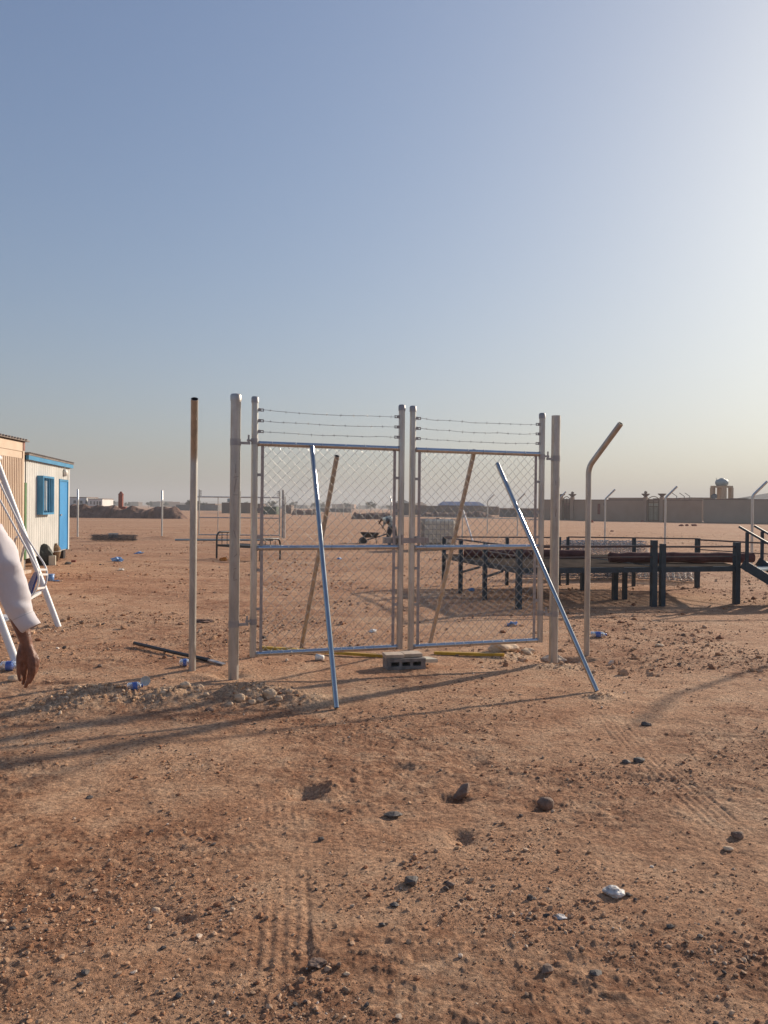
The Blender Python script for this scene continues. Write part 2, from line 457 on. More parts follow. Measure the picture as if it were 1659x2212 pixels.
M['paint_mark'] = simple('marker_scribble', (0.03, 0.03, 0.03), (0.06, 0.05, 0.05), 0.8)

# ------------------------------------------------------------------ mesh helpers
def world_of(o):
    mt = Matrix.Identity(4)
    while o is not None:
        mt = (Matrix.Translation(o.location) @ o.rotation_euler.to_matrix().to_4x4() @ Matrix.Diagonal((*o.scale, 1))) @ mt
        o = o.parent
    return mt
def link(name, mesh, mat, parent=None):
    o = bpy.data.objects.new(name, mesh)
    COL.objects.link(o)
    if mat is not None and not len(mesh.materials):
        mesh.materials.append(mat)
    if parent is not None:
        o.parent = parent
    return o
def frame_of(d):
    d = Vector(d).normalized()
    a = Vector((0, 0, 1)) if abs(d.z) < 0.95 else Vector((0, 1, 0))
    u = d.cross(a).normalized()
    v = u.cross(d).normalized()
    return u, v
class MB:
    def __init__(s):
        s.v = []; s.f = []; s.sm = []
    def add(s, vs, fs, smooth=False):
        b = len(s.v)
        s.v.extend([tuple(p) for p in vs])
        s.f.extend([tuple(i + b for i in f) for f in fs])
        s.sm.extend([smooth] * len(fs))
        return s
    def box(s, c, size, rz=0.0, rot=None):
        hx, hy, hz_ = size[0] / 2, size[1] / 2, size[2] / 2
        R = rot if rot is not None else Matrix.Rotation(rz, 3, 'Z')
        vs = [R @ Vector((x * hx, y * hy, z * hz_)) + Vector(c) for x in (-1, 1) for y in (-1, 1) for z in (-1, 1)]
        return s.add(vs, [(0, 1, 3, 2), (4, 6, 7, 5), (0, 4, 5, 1), (2, 3, 7, 6), (0, 2, 6, 4), (1, 5, 7, 3)])
    def bar(s, p0, p1, w, h, side=None):
        """rectangular bar: w along side (default horizontal normal), h the other way"""
        p0, p1 = Vector(p0), Vector(p1)
        d = (p1 - p0).normalized()
        if side is None:
            u, v = frame_of(d)
        else:
            u = (Vector(side) - d * Vector(side).dot(d)).normalized(); v = u.cross(d).normalized()
        vs = []
        for p in (p0, p1):
            for a, b in ((-1, -1), (1, -1), (1, 1), (-1, 1)):
                vs.append(p + u * a * w / 2 + v * b * h / 2)
        return s.add(vs, [(0, 1, 2, 3), (7, 6, 5, 4), (0, 4, 5, 1), (1, 5, 6, 2), (2, 6, 7, 3), (3, 7, 4, 0)])
    def tube(s, pts, r, n=12, caps=True, radii=None, hollow=0.0, closed=False):
        pts = [Vector(p) for p in pts]
        N = len(pts)
        vs = []; fs = []
        d0 = (pts[1] - pts[0])
        u, v = frame_of(d0)
        for i, p in enumerate(pts):
            if closed:
                d = (pts[(i + 1) % N] - pts[i - 1])
            else:
                d = (pts[min(i + 1, N - 1)] - pts[max(i - 1, 0)])
            d.normalize()
            u = (u - d * u.dot(d)).normalized()
            v = d.cross(u).normalized()
            rr = radii[i] if radii else r
            for k in range(n):
                a = 2 * math.pi * k / n
                vs.append(p + u * math.cos(a) * rr + v * math.sin(a) * rr)
        for i in range(N if closed else N - 1):
            j = (i + 1) % N
            for k in range(n):
                k2 = (k + 1) % n
                fs.append((i * n + k, i * n + k2, j * n + k2, j * n + k))
        s.add(vs, fs, True)
        if caps and not closed:
            s.add(vs[:n], [tuple(range(n - 1, -1, -1))]); s.add(vs[-n:], [tuple(range(n))])
        return s
    def lathe(s, c, prof, n=20, axis=(0, 0, 1), smooth=True, sx=1.0):
        """prof: (radius, along)"""
        ax = Vector(axis).normalized(); u, v = frame_of(ax)
        vs = []; fs = []
        for r, t in prof:
            for k in range(n):
                a = 2 * math.pi * k / n
                vs.append(Vector(c) + ax * t + u * math.cos(a) * r * sx + v * math.sin(a) * r)
        for i in range(len(prof) - 1):
            for k in range(n):
                k2 = (k + 1) % n
                fs.append((i * n + k, i * n + k2, (i + 1) * n + k2, (i + 1) * n + k))
        s.add(vs, fs, smooth)
        if prof[0][0] > 1e-4: s.add(vs[:n], [tuple(range(n - 1, -1, -1))])
        if prof[-1][0] > 1e-4: s.add(vs[-n:], [tuple(range(n))])
        return s
    def prism(s, poly, z0, z1):
        n = len(poly)
        vs = [(p[0], p[1], z0) for p in poly] + [(p[0], p[1], z1) for p in poly]
        fs = [tuple(range(n - 1, -1, -1)), tuple(range(n, 2 * n))] + [(i, (i + 1) % n, n + (i + 1) % n, n + i) for i in range(n)]
        return s.add(vs, fs)
    def blob(s, c, size, seed=0, sub=2, amp=0.25, rot=0.0, freq=1.6, flat=None):
        import bmesh
        bm = bmesh.new()
        bmesh.ops.create_icosphere(bm, subdivisions=sub, radius=1)
        R = Matrix.Rotation(rot, 3, 'Z')
        vs = []
        for q in bm.verts:
            p = q.co.copy()
            k = 1 + amp * 2 * (mnoise.noise(p * freq + Vector((seed * 3.7, seed * 1.3, 0)))) + amp * 0.6 * mnoise.noise(p * freq * 3 + Vector((seed, 0, 5)))
            p = p * k
            p = Vector((p.x * size[0], p.y * size[1], p.z * size[2]))
            vs.append(R @ p + Vector(c))
        fs = [tuple(v.index for v in f.verts) for f in bm.faces]
        bm.free()
        return s.add(vs, fs, False)
    def build(s, name, mat, parent=None, origin=None, smooth=None):
        me = bpy.data.meshes.new(name)
        if parent is not None:
            W = world_of(parent).inverted()
            vs = [tuple(W @ Vector(p)) for p in s.v]
        elif origin is not None:
            o3 = Vector(origin)
            vs = [tuple(Vector(p) - o3) for p in s.v]
        else:
            vs = s.v
        me.from_pydata(vs, [], s.f)
        me.polygons.foreach_set('use_smooth', s.sm if smooth is None else [smooth] * len(s.f))
        me.update()
        o = link(name, me, mat, parent)
        if parent is None and origin is not None:
            o.location = origin
        return o
def tag(o, label=None, cat=None, group=None, kind=None):
    if label: o['label'] = label
    if cat: o['category'] = cat
    if group: o['group'] = group
    if kind: o['kind'] = kind
    return o
def thing(name, label, cat, loc=(0, 0, 0), rz=0.0, group=None):
    o = bpy.data.objects.new(name, None)
    COL.objects.link(o)
    o.location = loc; o.rotation_euler = (0, 0, rz)
    o.empty_display_size = 0.1
    return tag(o, label, cat, group)
def copy_tree(o, parent=None):
    c = o.copy(); COL.objects.link(c)
    if parent is not None: c.parent = parent
    for ch in list(o.children):
        copy_tree(ch, c)
    return c
def np_mesh(name, V, F, mat, smooth=False, tone=None):
    V = np.ascontiguousarray(V, dtype=np.float32); F = np.ascontiguousarray(F, dtype=np.int32)
    me = bpy.data.meshes.new(name)
    nv, nf, k = len(V), len(F), F.shape[1]
    me.vertices.add(nv); me.vertices.foreach_set('co', V.ravel())
    me.loops.add(nf * k); me.loops.foreach_set('vertex_index', F.ravel())
    me.polygons.add(nf)
    me.polygons.foreach_set('loop_start', np.arange(0, nf * k, k, dtype=np.int32))
    me.polygons.foreach_set('use_smooth', np.full(nf, smooth))
    if tone is not None:
        at = me.attributes.new('tone', 'FLOAT', 'POINT')
        at.data.foreach_set('value', np.asarray(tone, dtype=np.float32))
    me.update(calc_edges=True)
    return link(name, me, mat)

# ================================================================== GROUND
def build_ground():
    rad = [0.0, 0.4, 0.9, 1.4, 1.8]
    r = 1.95
    while r < 3200:
        rad.append(r)
        if r < 9: r *= 1.0033
        elif r < 16: r *= 1.005
        elif r < 60: r *= 1.008
        else: r *= 1.035
    rad = np.array(rad[1:])
    ang = np.concatenate([np.linspace(-math.pi, -0.66, 60, endpoint=False), np.linspace(-0.66, 0.66, 900), np.linspace(0.66, math.pi, 60)[1:-1]])
    A, Rr = np.meshgrid(ang, rad)
    X = Rr * np.sin(A); Y = Rr * np.cos(A)
    Z = height(X, Y)
    V = np.stack([X, Y, Z], -1).reshape(-1, 3)
    na, nr = len(ang), len(rad)
    i = np.arange(nr - 1)[:, None]; j = np.arange(na)[None, :]
    j2 = (j + 1) % na
    F = np.stack([i * na + j + 0 * j2, (i + 1) * na + j, (i + 1) * na + j2, i * na + j2], -1).reshape(-1, 4)
    F = F[:, ::-1]
    # centre fan as degenerate-free quads pairs
    c = len(V)
    V = np.vstack([V, [[0, 0, hz(0.0, 0.0)]]])
    cf = np.array([[c, k % na, (k + 1) % na, (k + 2) % na] for k in range(0, na - 1, 2)], dtype=np.int64)
    F = np.vstack([F, cf[:, ::-1]])
    rr_ = np.hypot(V[:, 0], V[:, 1])
    pt = np.maximum(patch_mask(V[:, 0], V[:, 1]) * (1 - sstep(30, 60, rr_)), 0.45 * sstep(8, 22, rr_))  # far ground darkened: gravel cover plus small-relief shade put into the colour
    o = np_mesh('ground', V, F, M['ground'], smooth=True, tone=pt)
    pale = np.zeros(len(V))
    for (mx, my, sx, sy, ro, mh) in MOUNDS[:11]:
        q = ((V[:, 0] - mx) / (sx * 1.5)) ** 2 + ((V[:, 1] - my + 0.3 * sy) / (sy * 1.6)) ** 2
        pale = np.maximum(pale, np.exp(-q) * (0.95 if mh > 0.04 else 0.7))
    pale = pale * sstep(0.25, 0.5, fbm(V[:, 0] / 0.2, V[:, 1] / 0.15, 3, 88) + pale * 0.2)
    at = o.data.attributes.new('pale', 'FLOAT', 'POINT'); at.data.foreach_set('value', pale.astype(np.float32))
    tag(o, kind='structure')
    return o
build_ground()

# ------------------------------------------------------------------ scattered stones
def ico(sub):
    import bmesh
    bm = bmesh.new(); bmesh.ops.create_icosphere(bm, subdivisions=sub, radius=1)
    v = np.array([q.co[:] for q in bm.verts]); f = np.array([[x.index for x in q.verts] for q in bm.faces]); bm.free()
    return v, f
def scatter(name, P, S, tone, mat, sub=1, sink=0.25, seed=3, flatness=(0.45, 0.85), smooth=False):
    g = np.random.default_rng(seed)
    bv, bf = ico(sub)
    n = len(P)
    V = np.repeat(bv[None], n, 0)
    V = V * (1 + g.normal(0, 0.17, (n, len(bv), 1)))
    sc = np.stack([g.uniform(0.75, 1.3, n), g.uniform(0.75, 1.3, n), g.uniform(*flatness, n)], -1)
    V = V * sc[:, None, :]
    a = g.uniform(0, 2 * math.pi, n); ca, sa = np.cos(a)[:, None], np.sin(a)[:, None]
    x = V[..., 0] * ca - V[..., 1] * sa; y = V[..., 0] * sa + V[..., 1] * ca; z = V[..., 2]
    t = g.normal(0, 0.3, n); ct, st_ = np.cos(t)[:, None], np.sin(t)[:, None]
    x, z = x * ct - z * st_, x * st_ + z * ct
    V = np.stack([x, y, z], -1) * S[:, None, None]
    zz = height(P[:, 0], P[:, 1]) + S * sc[:, 2] * (1 - 2 * sink)
    V = V + np.stack([P[:, 0], P[:, 1], zz], -1)[:, None, :]
    F = bf[None] + (np.arange(n) * len(bv))[:, None, None]
    return np_mesh(name, V.reshape(-1, 3), F.reshape(-1, 3), mat, smooth, np.repeat(tone, len(bv)))
g = np.random.default_rng(11)
def spots(n, r0, r1, half=0.62, power=1.6, patchy=0.0):
    out = []
    tot = 0
    while tot < n:
        u = g.random(n * 2)
        r = r0 * (r1 / r0) ** (u ** power)
        a = g.uniform(-half, half, n * 2)
        x = r * np.sin(a); y = r * np.cos(a)
        if patchy:
            pm = fbm(x / 1.7 + 9, y / 1.2, 4, 61, 0.6)
            k = g.random(len(x)) < np.clip((pm - 0.5) * 5 + 0.4, 0.10, 1)
            x = x[k]; y = y[k]
        out.append(np.stack([x, y], -1)); tot += len(x)
    return np.concatenate(out)[:n]
GR = tone_mat('mixed_gravel', [(0.0, (0.06, 0.055, 0.055)), (0.10, (0.14, 0.11, 0.095)), (0.25, (0.32, 0.19, 0.11)), (0.8, (0.50, 0.32, 0.20)), (0.96, (0.60, 0.44, 0.31)), (1.0, (0.74, 0.63, 0.52))])
P = np.concatenate([spots(46000, 2.0, 14, 0.66, 0.95, 1), spots(34000, 8, 50, 0.66, 0.75, 1)])
S = np.minimum(0.0014 * np.exp(g.exponential(0.44, len(P))), 0.011)
S[46000:] *= g.uniform(1.5, 3.4, 34000)
o = scatter('gravel', P, S, g.random(len(P)), GR, sub=1, sink=0.2, seed=5)
tag(o, 'small mixed gravel scattered over the reddish desert ground', 'gravel', kind='stuff')
CL = tone_mat('dirt_clods', [(0.0, (0.25, 0.11, 0.06)), (0.5, (0.43, 0.23, 0.125)), (1.0, (0.58, 0.37, 0.23))], 0.95)
P = np.concatenate([spots(24000, 2.0, 16, 0.66, 1.0, 1), spots(26000, 8, 60, 0.66, 0.75, 1)])
S = np.minimum(0.0021 * np.exp(g.exponential(0.45, len(P))), 0.013)
S[24000:] *= g.uniform(1.6, 4.0, 26000)
o = scatter('dirt_clods', P, S, g.random(len(P)), CL, sub=1, sink=0.35, seed=6)
tag(o, 'crumbled reddish dirt clods spread over the open ground', 'dirt', kind='stuff')
# pale rubble dug out beside the posts
PL = tone_mat('pale_rubble', [(0.0, (0.52, 0.30, 0.16)), (0.5, (0.68, 0.44, 0.26)), (1.0, (0.84, 0.62, 0.42))], 0.92)
pp, ss = [], []
for (mx, my, sx, sy, ro, mh) in MOUNDS[:11]:
    k = 200 if mh > 0.08 else 55
    pts_ = np.stack([g.normal(mx, sx * 0.62, k), g.normal(my - 0.3 * sy, sy * 0.6, k)], -1)
    pp.append(pts_); ss.append(np.minimum(0.0032 * np.exp(g.exponential(0.5, k)), 0.017))
P = np.concatenate(pp); S = np.concatenate(ss)
o = scatter('rubble', P, S, g.random(len(P)), PL, sub=1, sink=0.2, seed=8, flatness=(0.55, 1.0))
tag(o, 'pale stony rubble on the dug mounds beside the gate posts', 'rubble', kind='stuff')

# ================================================================== GATE
PA = Vector((-1.375, 7.19, 0))      # left big post
PB = Vector((1.765, 8.12, 0))       # right big post
_a = G(504, 1468); _b = G(1195, 1426)
PA = Vector((_a.x, _a.y, 0)); PB = Vector((_b.x, _b.y, 0))
GD = (PB - PA).normalized()
GN = Vector((GD.y, -GD.x, 0))       # towards the camera
if GN.y > 0: GN = -GN
def on_gate(px, py, off=0.0):
    r = ray(px, py)
    p0 = PA + GN * off
    c = Vector((0, 0, CAM_H))
    t = (p0 - c).dot(GN) / r.dot(GN)
    q = c + r * t
    return (q - PA).dot(GD), q.z
def gp(s_, z, off=0.0):
    q = PA + GD * s_ + GN * off
    return Vector((q.x, q.y, z))
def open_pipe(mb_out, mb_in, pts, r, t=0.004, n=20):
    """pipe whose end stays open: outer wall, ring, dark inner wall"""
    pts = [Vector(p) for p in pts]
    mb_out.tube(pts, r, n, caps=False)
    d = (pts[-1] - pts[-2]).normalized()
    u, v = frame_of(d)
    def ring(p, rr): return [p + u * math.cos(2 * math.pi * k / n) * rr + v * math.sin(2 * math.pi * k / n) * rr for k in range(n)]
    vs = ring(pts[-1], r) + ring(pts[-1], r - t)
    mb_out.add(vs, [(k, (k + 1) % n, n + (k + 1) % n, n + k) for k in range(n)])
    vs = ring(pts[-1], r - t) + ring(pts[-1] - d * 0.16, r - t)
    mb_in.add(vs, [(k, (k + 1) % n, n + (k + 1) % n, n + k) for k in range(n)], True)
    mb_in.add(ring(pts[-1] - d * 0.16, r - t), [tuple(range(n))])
def big_post(base, r, top, label, cap, marks):
    t = thing('gate_post', label, 'gate post', (base.x, base.y, hz(base.x, base.y)), group=None)
    b = Vector((base.x, base.y, 0))
    mb = MB().tube([b + Vector((0, 0, -0.4)), b + Vector((0, 0, top))], r, 28, caps=False)
    mb.build('pipe', M['post'], t)
    if cap:
        mb = MB().lathe((b.x, b.y, top - 0.055), [(r + 0.0035, 0), (r + 0.0035, 0.05), (r - 0.004, 0.062), (0.0005, 0.066)], 28)
        mb.build('cap', M['post'], t)
    else:
        mi = MB().lathe((b.x, b.y, top - 0.002), [(r - 0.001, 0), (0.0005, 0.0)], 28)
        mi.build('pipe_end', M['weld'], t)
    # marker scribbles on the camera side
    if marks:
        f = -Vector((b.x, b.y, 0)).normalized()
        side = Vector((-f.y, f.x, 0))
        for (a0, z0, a1, z1) in marks:
            n_ = 6
            mk = MB()
            for q in range(n_):
                A0 = a0 + (a1 - a0) * q / n_; A1 = a0 + (a1 - a0) * (q + 1) / n_
                Z0 = z0 + (z1 - z0) * q / n_; Z1 = z0 + (z1 - z0) * (q + 1) / n_
                def pt(A, Z): return b + (f * math.cos(A) + side * math.sin(A)) * (r + 0.001) + Vector((0, 0, Z))
                if q == 0: line_ = [pt(A0, Z0)]
                line_.append(pt(A1, Z1))
            mk.tube(line_, 0.0012, 4)
            mk.build('marker_line', M['paint_mark'], t)
    return t
post_r = 0.047
zt = PD(511, 853, PA.y).z
big_post(PA, post_r, zt, 'thick left gate post with a capped top and marker scribbles', True,
         [(0.1, 1.98, 0.05, 1.90), (-0.3, 1.86, 0.7, 1.87), (0.2, 1.85, -0.2, 1.72), (-0.4, 1.70, 0.6, 1.70), (-0.1, 1.13, 0.5, 1.16), (-0.2, 1.02, 0.4, 1.03), (0.0, 1.0, -0.1, 0.93), (0.3, 1.3, -0.2, 1.38), (-0.2, 0.92, 0.6, 0.925)])
zt = PD(1203, 898, PB.y).z
big_post(PB, post_r, zt, 'thick right gate post beside the hole, without a cap', False, [(0.0, 1.9, 0.15, 1.85), (0.3, 1.6, 0.1, 1.52)])

Z_TOP, Z_MID, Z_BOT, Z_CAP = 2.18, 1.21, 0.225, 2.60
FR = 0.031
def leaf(px_a, px_b, label, dz):
    """one gate leaf between two upright tubes seen at px_a and px_b"""
    sa, _ = on_gate(px_a, 1150); sb, _ = on_gate(px_b, 1150)
    loc = gp((sa + sb) / 2, 0)
    t = thing('gate_leaf', label, 'gate', tuple(loc), math.atan2(GD.y, GD.x))
    zb, zm, zp, zc = Z_BOT + dz, Z_MID + dz, Z_TOP + dz, Z_CAP + dz
    for q, s_ in enumerate((sa, sb)):
        u = MB().tube([gp(s_, zb - 0.02), gp(s_, zc - 0.02)], FR, 22).build('upright', M['frame'], t)
        MB().lathe(gp(s_, zc - 0.045), [(FR + 0.004, 0), (FR + 0.004, 0.045), (FR - 0.004, 0.058), (0.0005, 0.062)], 22).build('cap', M['weld'], u)
        # weld rings
    for z in (zb, zm, zp):
        MB().tube([gp(sa + FR * 0.8, z), gp(sb - FR * 0.8, z)], 0.024, 18).build('rail', M['rail'], t)
        for s_ in (sa + FR + 0.004, sb - FR - 0.004):
            MB().tube([gp(s_ - 0.006, z), gp(s_ + 0.006, z)], 0.0265, 14).build('weld', M['weld'], t)
    ia, ib = sa + 0.072, sb - 0.072
    for s_, out in ((ia, -1), (ib, 1)):
        tb = MB().bar(gp(s_, zb + 0.01, 0.004), gp(s_, zp - 0.02, 0.004), 0.028, 0.007, side=GD).build('tension_bar', M['flat'], t)
        for z in (zb + 0.42, zb + 0.78, zm + 0.10, zm + 0.36, zm + 0.68):
            MB().bar(gp(s_, z, 0.010), gp(s_ + out * 0.075, z, 0.010), 0.004, 0.026, side=GN).build('band', M['weld'], tb)
    # woven mesh
    a = 0.0445
    x0, x1 = ia, ib
    nw = int(round((x1 - x0) / a)); a = (x1 - x0) / nw
    z0, z1 = zb + 0.015, zp - 0.012
    nh = int(round((z1 - z0) / a)); ah = (z1 - z0) / nh
    lat = MB()
    for i in range(nw):
        pts = []
        for j in range(nh + 1):
            # nodes where column + row is even
            if (i + j) % 2 == 0: c_, off = i, 0.0035
            else: c_, off = i + 1, -0.0035
            wob = 0.006 * (vnoise(i * 0.35 + px_a, j * 0.4, 3) - 0.5)
            bulge = 0.022 * math.sin(math.pi * j / nh) * (float(vnoise(i * 0.12 + px_a, j * 0.09, 8)) - 0.45)
            pts.append(gp(x0 + c_ * a + wob, z0 + j * ah + wob, off + bulge))
        # shorten the corners so the wires hook rather than touch in points
        pp_ = [pts[0]]
        for k in range(1, len(pts) - 1):
            p, q, r_ = pts[k - 1], pts[k], pts[k + 1]
            pp_.append(q + (p - q) * 0.05); pp_.append(q + (r_ - q) * 0.05)
        pp_.append(pts[-1])
        lat.tube(pp_, 0.0019, 6, caps=False)
    lat.build('chain_link_mesh', M['wire'], t)
    # tie wires around the rails
    rnd = random.Random(int(px_a))
    for z in (zb, zm, zp):
        s_ = ia + 0.08
        while s_ < ib - 0.03:
            c0 = gp(s_, z)
            lean = rnd.uniform(-0.02, 0.02)
            ring = [c0 + GD * lean * math.sin(k * math.pi / 5) + GN * math.cos(k * math.pi / 5) * 0.027 + Vector((0, 0, math.sin(k * math.pi / 5) * 0.027)) for k in range(10)]
            MB().tube(ring, 0.0014, 4, closed=True).build('tie_wire', M['barb'], t)
            s_ += rnd.uniform(0.15, 0.26) if z != zb else rnd.uniform(0.08, 0.14)
    # barbed wire
    for k, z in enumerate((zc - 0.11, zc - 0.21, zc - 0.31)):
        tabs_l = []
        for s_, dr in ((sa, 1), (sb, -1)):
            tabs = MB(); tabs_l.append(tabs)
            e = s_ + dr * (FR + 0.045)
            tabs.bar(gp(s_ + dr * FR * 0.8, z + 0.002, 0.01), gp(s_ + dr * (FR + 0.016), z + 0.002, 0.01), 0.004, 0.030, side=GN)
            # a flat tab with a hole, as four small bars
            tabs.bar(gp(e - dr * 0.03, z + 0.011, 0.01), gp(e + dr * 0.004, z + 0.011, 0.01), 0.004, 0.008, side=GN)
            tabs.bar(gp(e - dr * 0.03, z - 0.009, 0.01), gp(e + dr * 0.004, z - 0.009, 0.01), 0.004, 0.008, side=GN)
            tabs.bar(gp(e - dr * 0.001, z - 0.013, 0.01), gp(e - dr * 0.001, z + 0.015, 0.01), 0.004, 0.010, side=GN)
            tabs.bar(gp(e - dr * 0.024, z - 0.013, 0.01), gp(e - dr * 0.024, z + 0.015, 0.01), 0.004, 0.010, side=GN)
        st = MB()
        s0, s1 = sa + FR + 0.045, sb - FR - 0.045
        n = 150
        rr = random.Random(k + int(px_a))
        def path(u, ph=0.0):
            s_ = s0 + (s1 - s0) * u
            sag = -0.012 * math.sin(math.pi * u) + 0.006 * (float(vnoise(u * 9, k + px_a, 5)) - 0.5) * 2
            an = u * (s1 - s0) / 0.03 * 2 * math.pi * 0.5 + ph
            return gp(s_ , z + sag + 0.0022 * math.sin(an), 0.01 + 0.0022 * math.cos(an))
        for ph in (0, math.pi):
            st.tube([path(q / n, ph) for q in range(n + 1)], 0.0012, 4, caps=False)
        u = 0.05
        while u < 0.98:
            c0 = path(u)
            for q in range(2):
                d = Vector((rr.uniform(-0.6, 0.6), rr.uniform(-0.4, 0.4), 1)).normalized() * rr.uniform(0.010, 0.016)
                st.tube([c0 - d, c0 + d], 0.0011, 4)
            st.tube([c0 - GD * 0.006, c0 + GD * 0.006], 0.0032, 6)
            u += rr.uniform(0.085, 0.115)
        w = st.build('barbed_wire', M['barb'], t)
        for tabs in tabs_l: tabs.build('bracket', M['weld'], w)
    return t, sa, sb
LF, l_a, l_b = leaf(548.5, 865.5, 'left chain link gate leaf, closest to the capped post', 0.0)
RF, r_a, r_b = leaf(889.5, 1168.5, 'right chain link gate leaf, in front of the dark blue platform', -0.005)
# hinges
def hinge(t, s_post, s_leaf, z):
    d = 1 if s_leaf > s_post else -1
    h = MB()
    h.bar(gp(s_post + d * 0.03, z - 0.012, 0.02), gp(s_leaf - d * 0.045, z - 0.012, 0.02), 0.012, 0.024, side=GN)
    h.bar(gp(s_leaf - d * 0.075, z + 0.014, 0.02), gp(s_leaf - d * 0.0, z + 0.014, 0.02), 0.012, 0.020, side=GN)
    h.tube([gp(s_leaf - d * 0.06, z - 0.02, 0.02), gp(s_leaf - d * 0.06, z + 0.065, 0.02)], 0.0085, 10)
    h.tube([gp(s_leaf, z - 0.02), gp(s_leaf, z + 0.035)], FR + 0.004, 18)
    h.tube([gp(s_post, z - 0.035), gp(s_post, z + 0.025)], post_r + 0.003, 22)
    h.build('hinge', M['weld'], t)
sR = (PB - PA).dot(GD)
hinge(LF, 0.0, l_a, 2.19); hinge(LF, 0.0, l_a, 0.52)
hinge(RF, sR, r_b, 2.14); hinge(RF, sR, r_b, 0.50)
# latch: sliding box across the two meeting uprights
lt = MB()
zl = 1.275
lt.bar(gp(l_b - 0.165, zl, -0.045), gp(l_b - 0.03, zl, -0.045), 0.045, 0.062, side=GN)
lt.build('latch_sleeve', M['weld'], LF)
lt = MB()
lt.bar(gp(l_b + 0.0, zl, 0.038), gp(r_a + 0.03, zl, 0.038), 0.010, 0.05, side=GN)
lt.bar(gp(l_b - 0.005, zl + 0.01, 0.045), gp(l_b + 0.01, zl + 0.01, 0.045), 0.02, 0.10, side=GN)
lt.bar(gp(r_a + 0.03, zl + 0.004, 0.03), gp(r_a + 0.13, zl + 0.004, 0.03), 0.02, 0.055, side=GN)
lt.bar(gp(r_a + 0.135, zl + 0.0, 0.03), gp(r_a + 0.165, zl + 0.0, 0.03), 0.022, 0.062, side=GN)
lt.bar(gp(r_a + 0.115, zl - 0.03, 0.03), gp(r_a + 0.115, zl - 0.05, 0.03), 0.01, 0.01, side=GN)
lt.build('latch', M['flat'], RF)

# ------------------------------------------------------------------ loose pipes leaning on the gate
def loose_pipe(px0, px1, off_top, label, r=0.0225, mat='prop', extra=0.0):
    """px0: foot in view on the ground, px1: top in view at the gate"""
    foot = G(*px0); foot.z = hz(foot.x, foot.y) + 0.01
    s_, z = on_gate(px1[0], px1[1], off_top)
    top = gp(s_, z, off_top)
    d = (top - foot).normalized()
    t = thing('steel_pipe', label, 'pipe', tuple(foot), group='loose pipes propping the gate')
    o_, i_, j_ = MB(), MB(), MB()
    mid = (foot + top) / 2
    open_pipe(o_, i_, [mid, top], r)
    open_pipe(o_, j_, [mid, foot], r)
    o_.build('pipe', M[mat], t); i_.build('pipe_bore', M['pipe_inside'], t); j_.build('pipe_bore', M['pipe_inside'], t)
    return t
loose_pipe((727, 1529), (674, 966), 0.052, 'blue shining pipe leaning on the front of the left leaf')
loose_pipe((1289, 1491), (1074, 1001), 0.030, 'shiny pipe leaning steeply left on the front of the right leaf')
loose_pipe((651, 1400), (728, 985), -0.035, 'tan looking pipe leaning behind the left leaf', mat='post', r=0.024)
loose_pipe((929, 1390), (1025, 972), -0.050, 'tan looking pipe leaning behind the right leaf', mat='post', r=0.024)

# ------------------------------------------------------------------ near bent fence poles
def bent_pole(name, base, bend_z, arm, ang, label, r=0.034, mat='post', group=None, n=20, az=None, inside=True):
    """arm: horizontal direction of the bent top; ang: its tilt from vertical"""
    b = Vector((base[0], base[1], 0))
    L = 0.60
    d = Vector((arm[0], arm[1], 0)).normalized()
    pts = [b + Vector((0, 0, -0.3)), b + Vector((0, 0, bend_z - 0.10))]
    R_ = 0.22
    c0 = bend_z - 0.07
    steps = 7 if n > 10 else 3
    p = b + Vector((0, 0, c0)); pts.append(p.copy())
    for k in range(1, steps + 1):
        a = ang * (k - 0.5) / steps
        p = p + (Vector((0, 0, 1)) * math.cos(a) + d * math.sin(a)) * (0.14 / steps)
        pts.append(p.copy())
    e = Vector((0, 0, 1)) * math.cos(ang) + d * math.sin(ang)
    pts.append(p + e * (L - 0.07))
    t = thing(name, label, 'fence pole', (b.x, b.y, hz(b.x, b.y)), group=group)
    o_, i_ = MB(), MB()
    if inside:
        open_pipe(o_, i_, pts, r, n=n)
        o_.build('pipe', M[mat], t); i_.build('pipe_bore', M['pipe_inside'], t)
    else:
        o_.tube(pts, r, n); o_.build('pipe', M[mat], t)
    return t
gA = G(415, 1453)
bent_pole('bent_pole', (gA.x, gA.y), 2.075, (-gA.x, -gA.y), math.radians(35), 'bent fence pole left of the gate, its dark open end facing the camera')
gB = G(1267, 1411)
bent_pole('bent_pole', (gB.x, gB.y), 2.07, (0.66, -0.75), math.radians(41), 'bent fence pole right of the gate, top leaning right', r=0.031)
bent_pole('bent_pole', (6.32, 10.1), 2.07, (0.28, -0.2), math.radians(35), 'bent fence pole standing to the right of the stairs')
# mud stains stay on poles through the material's dust

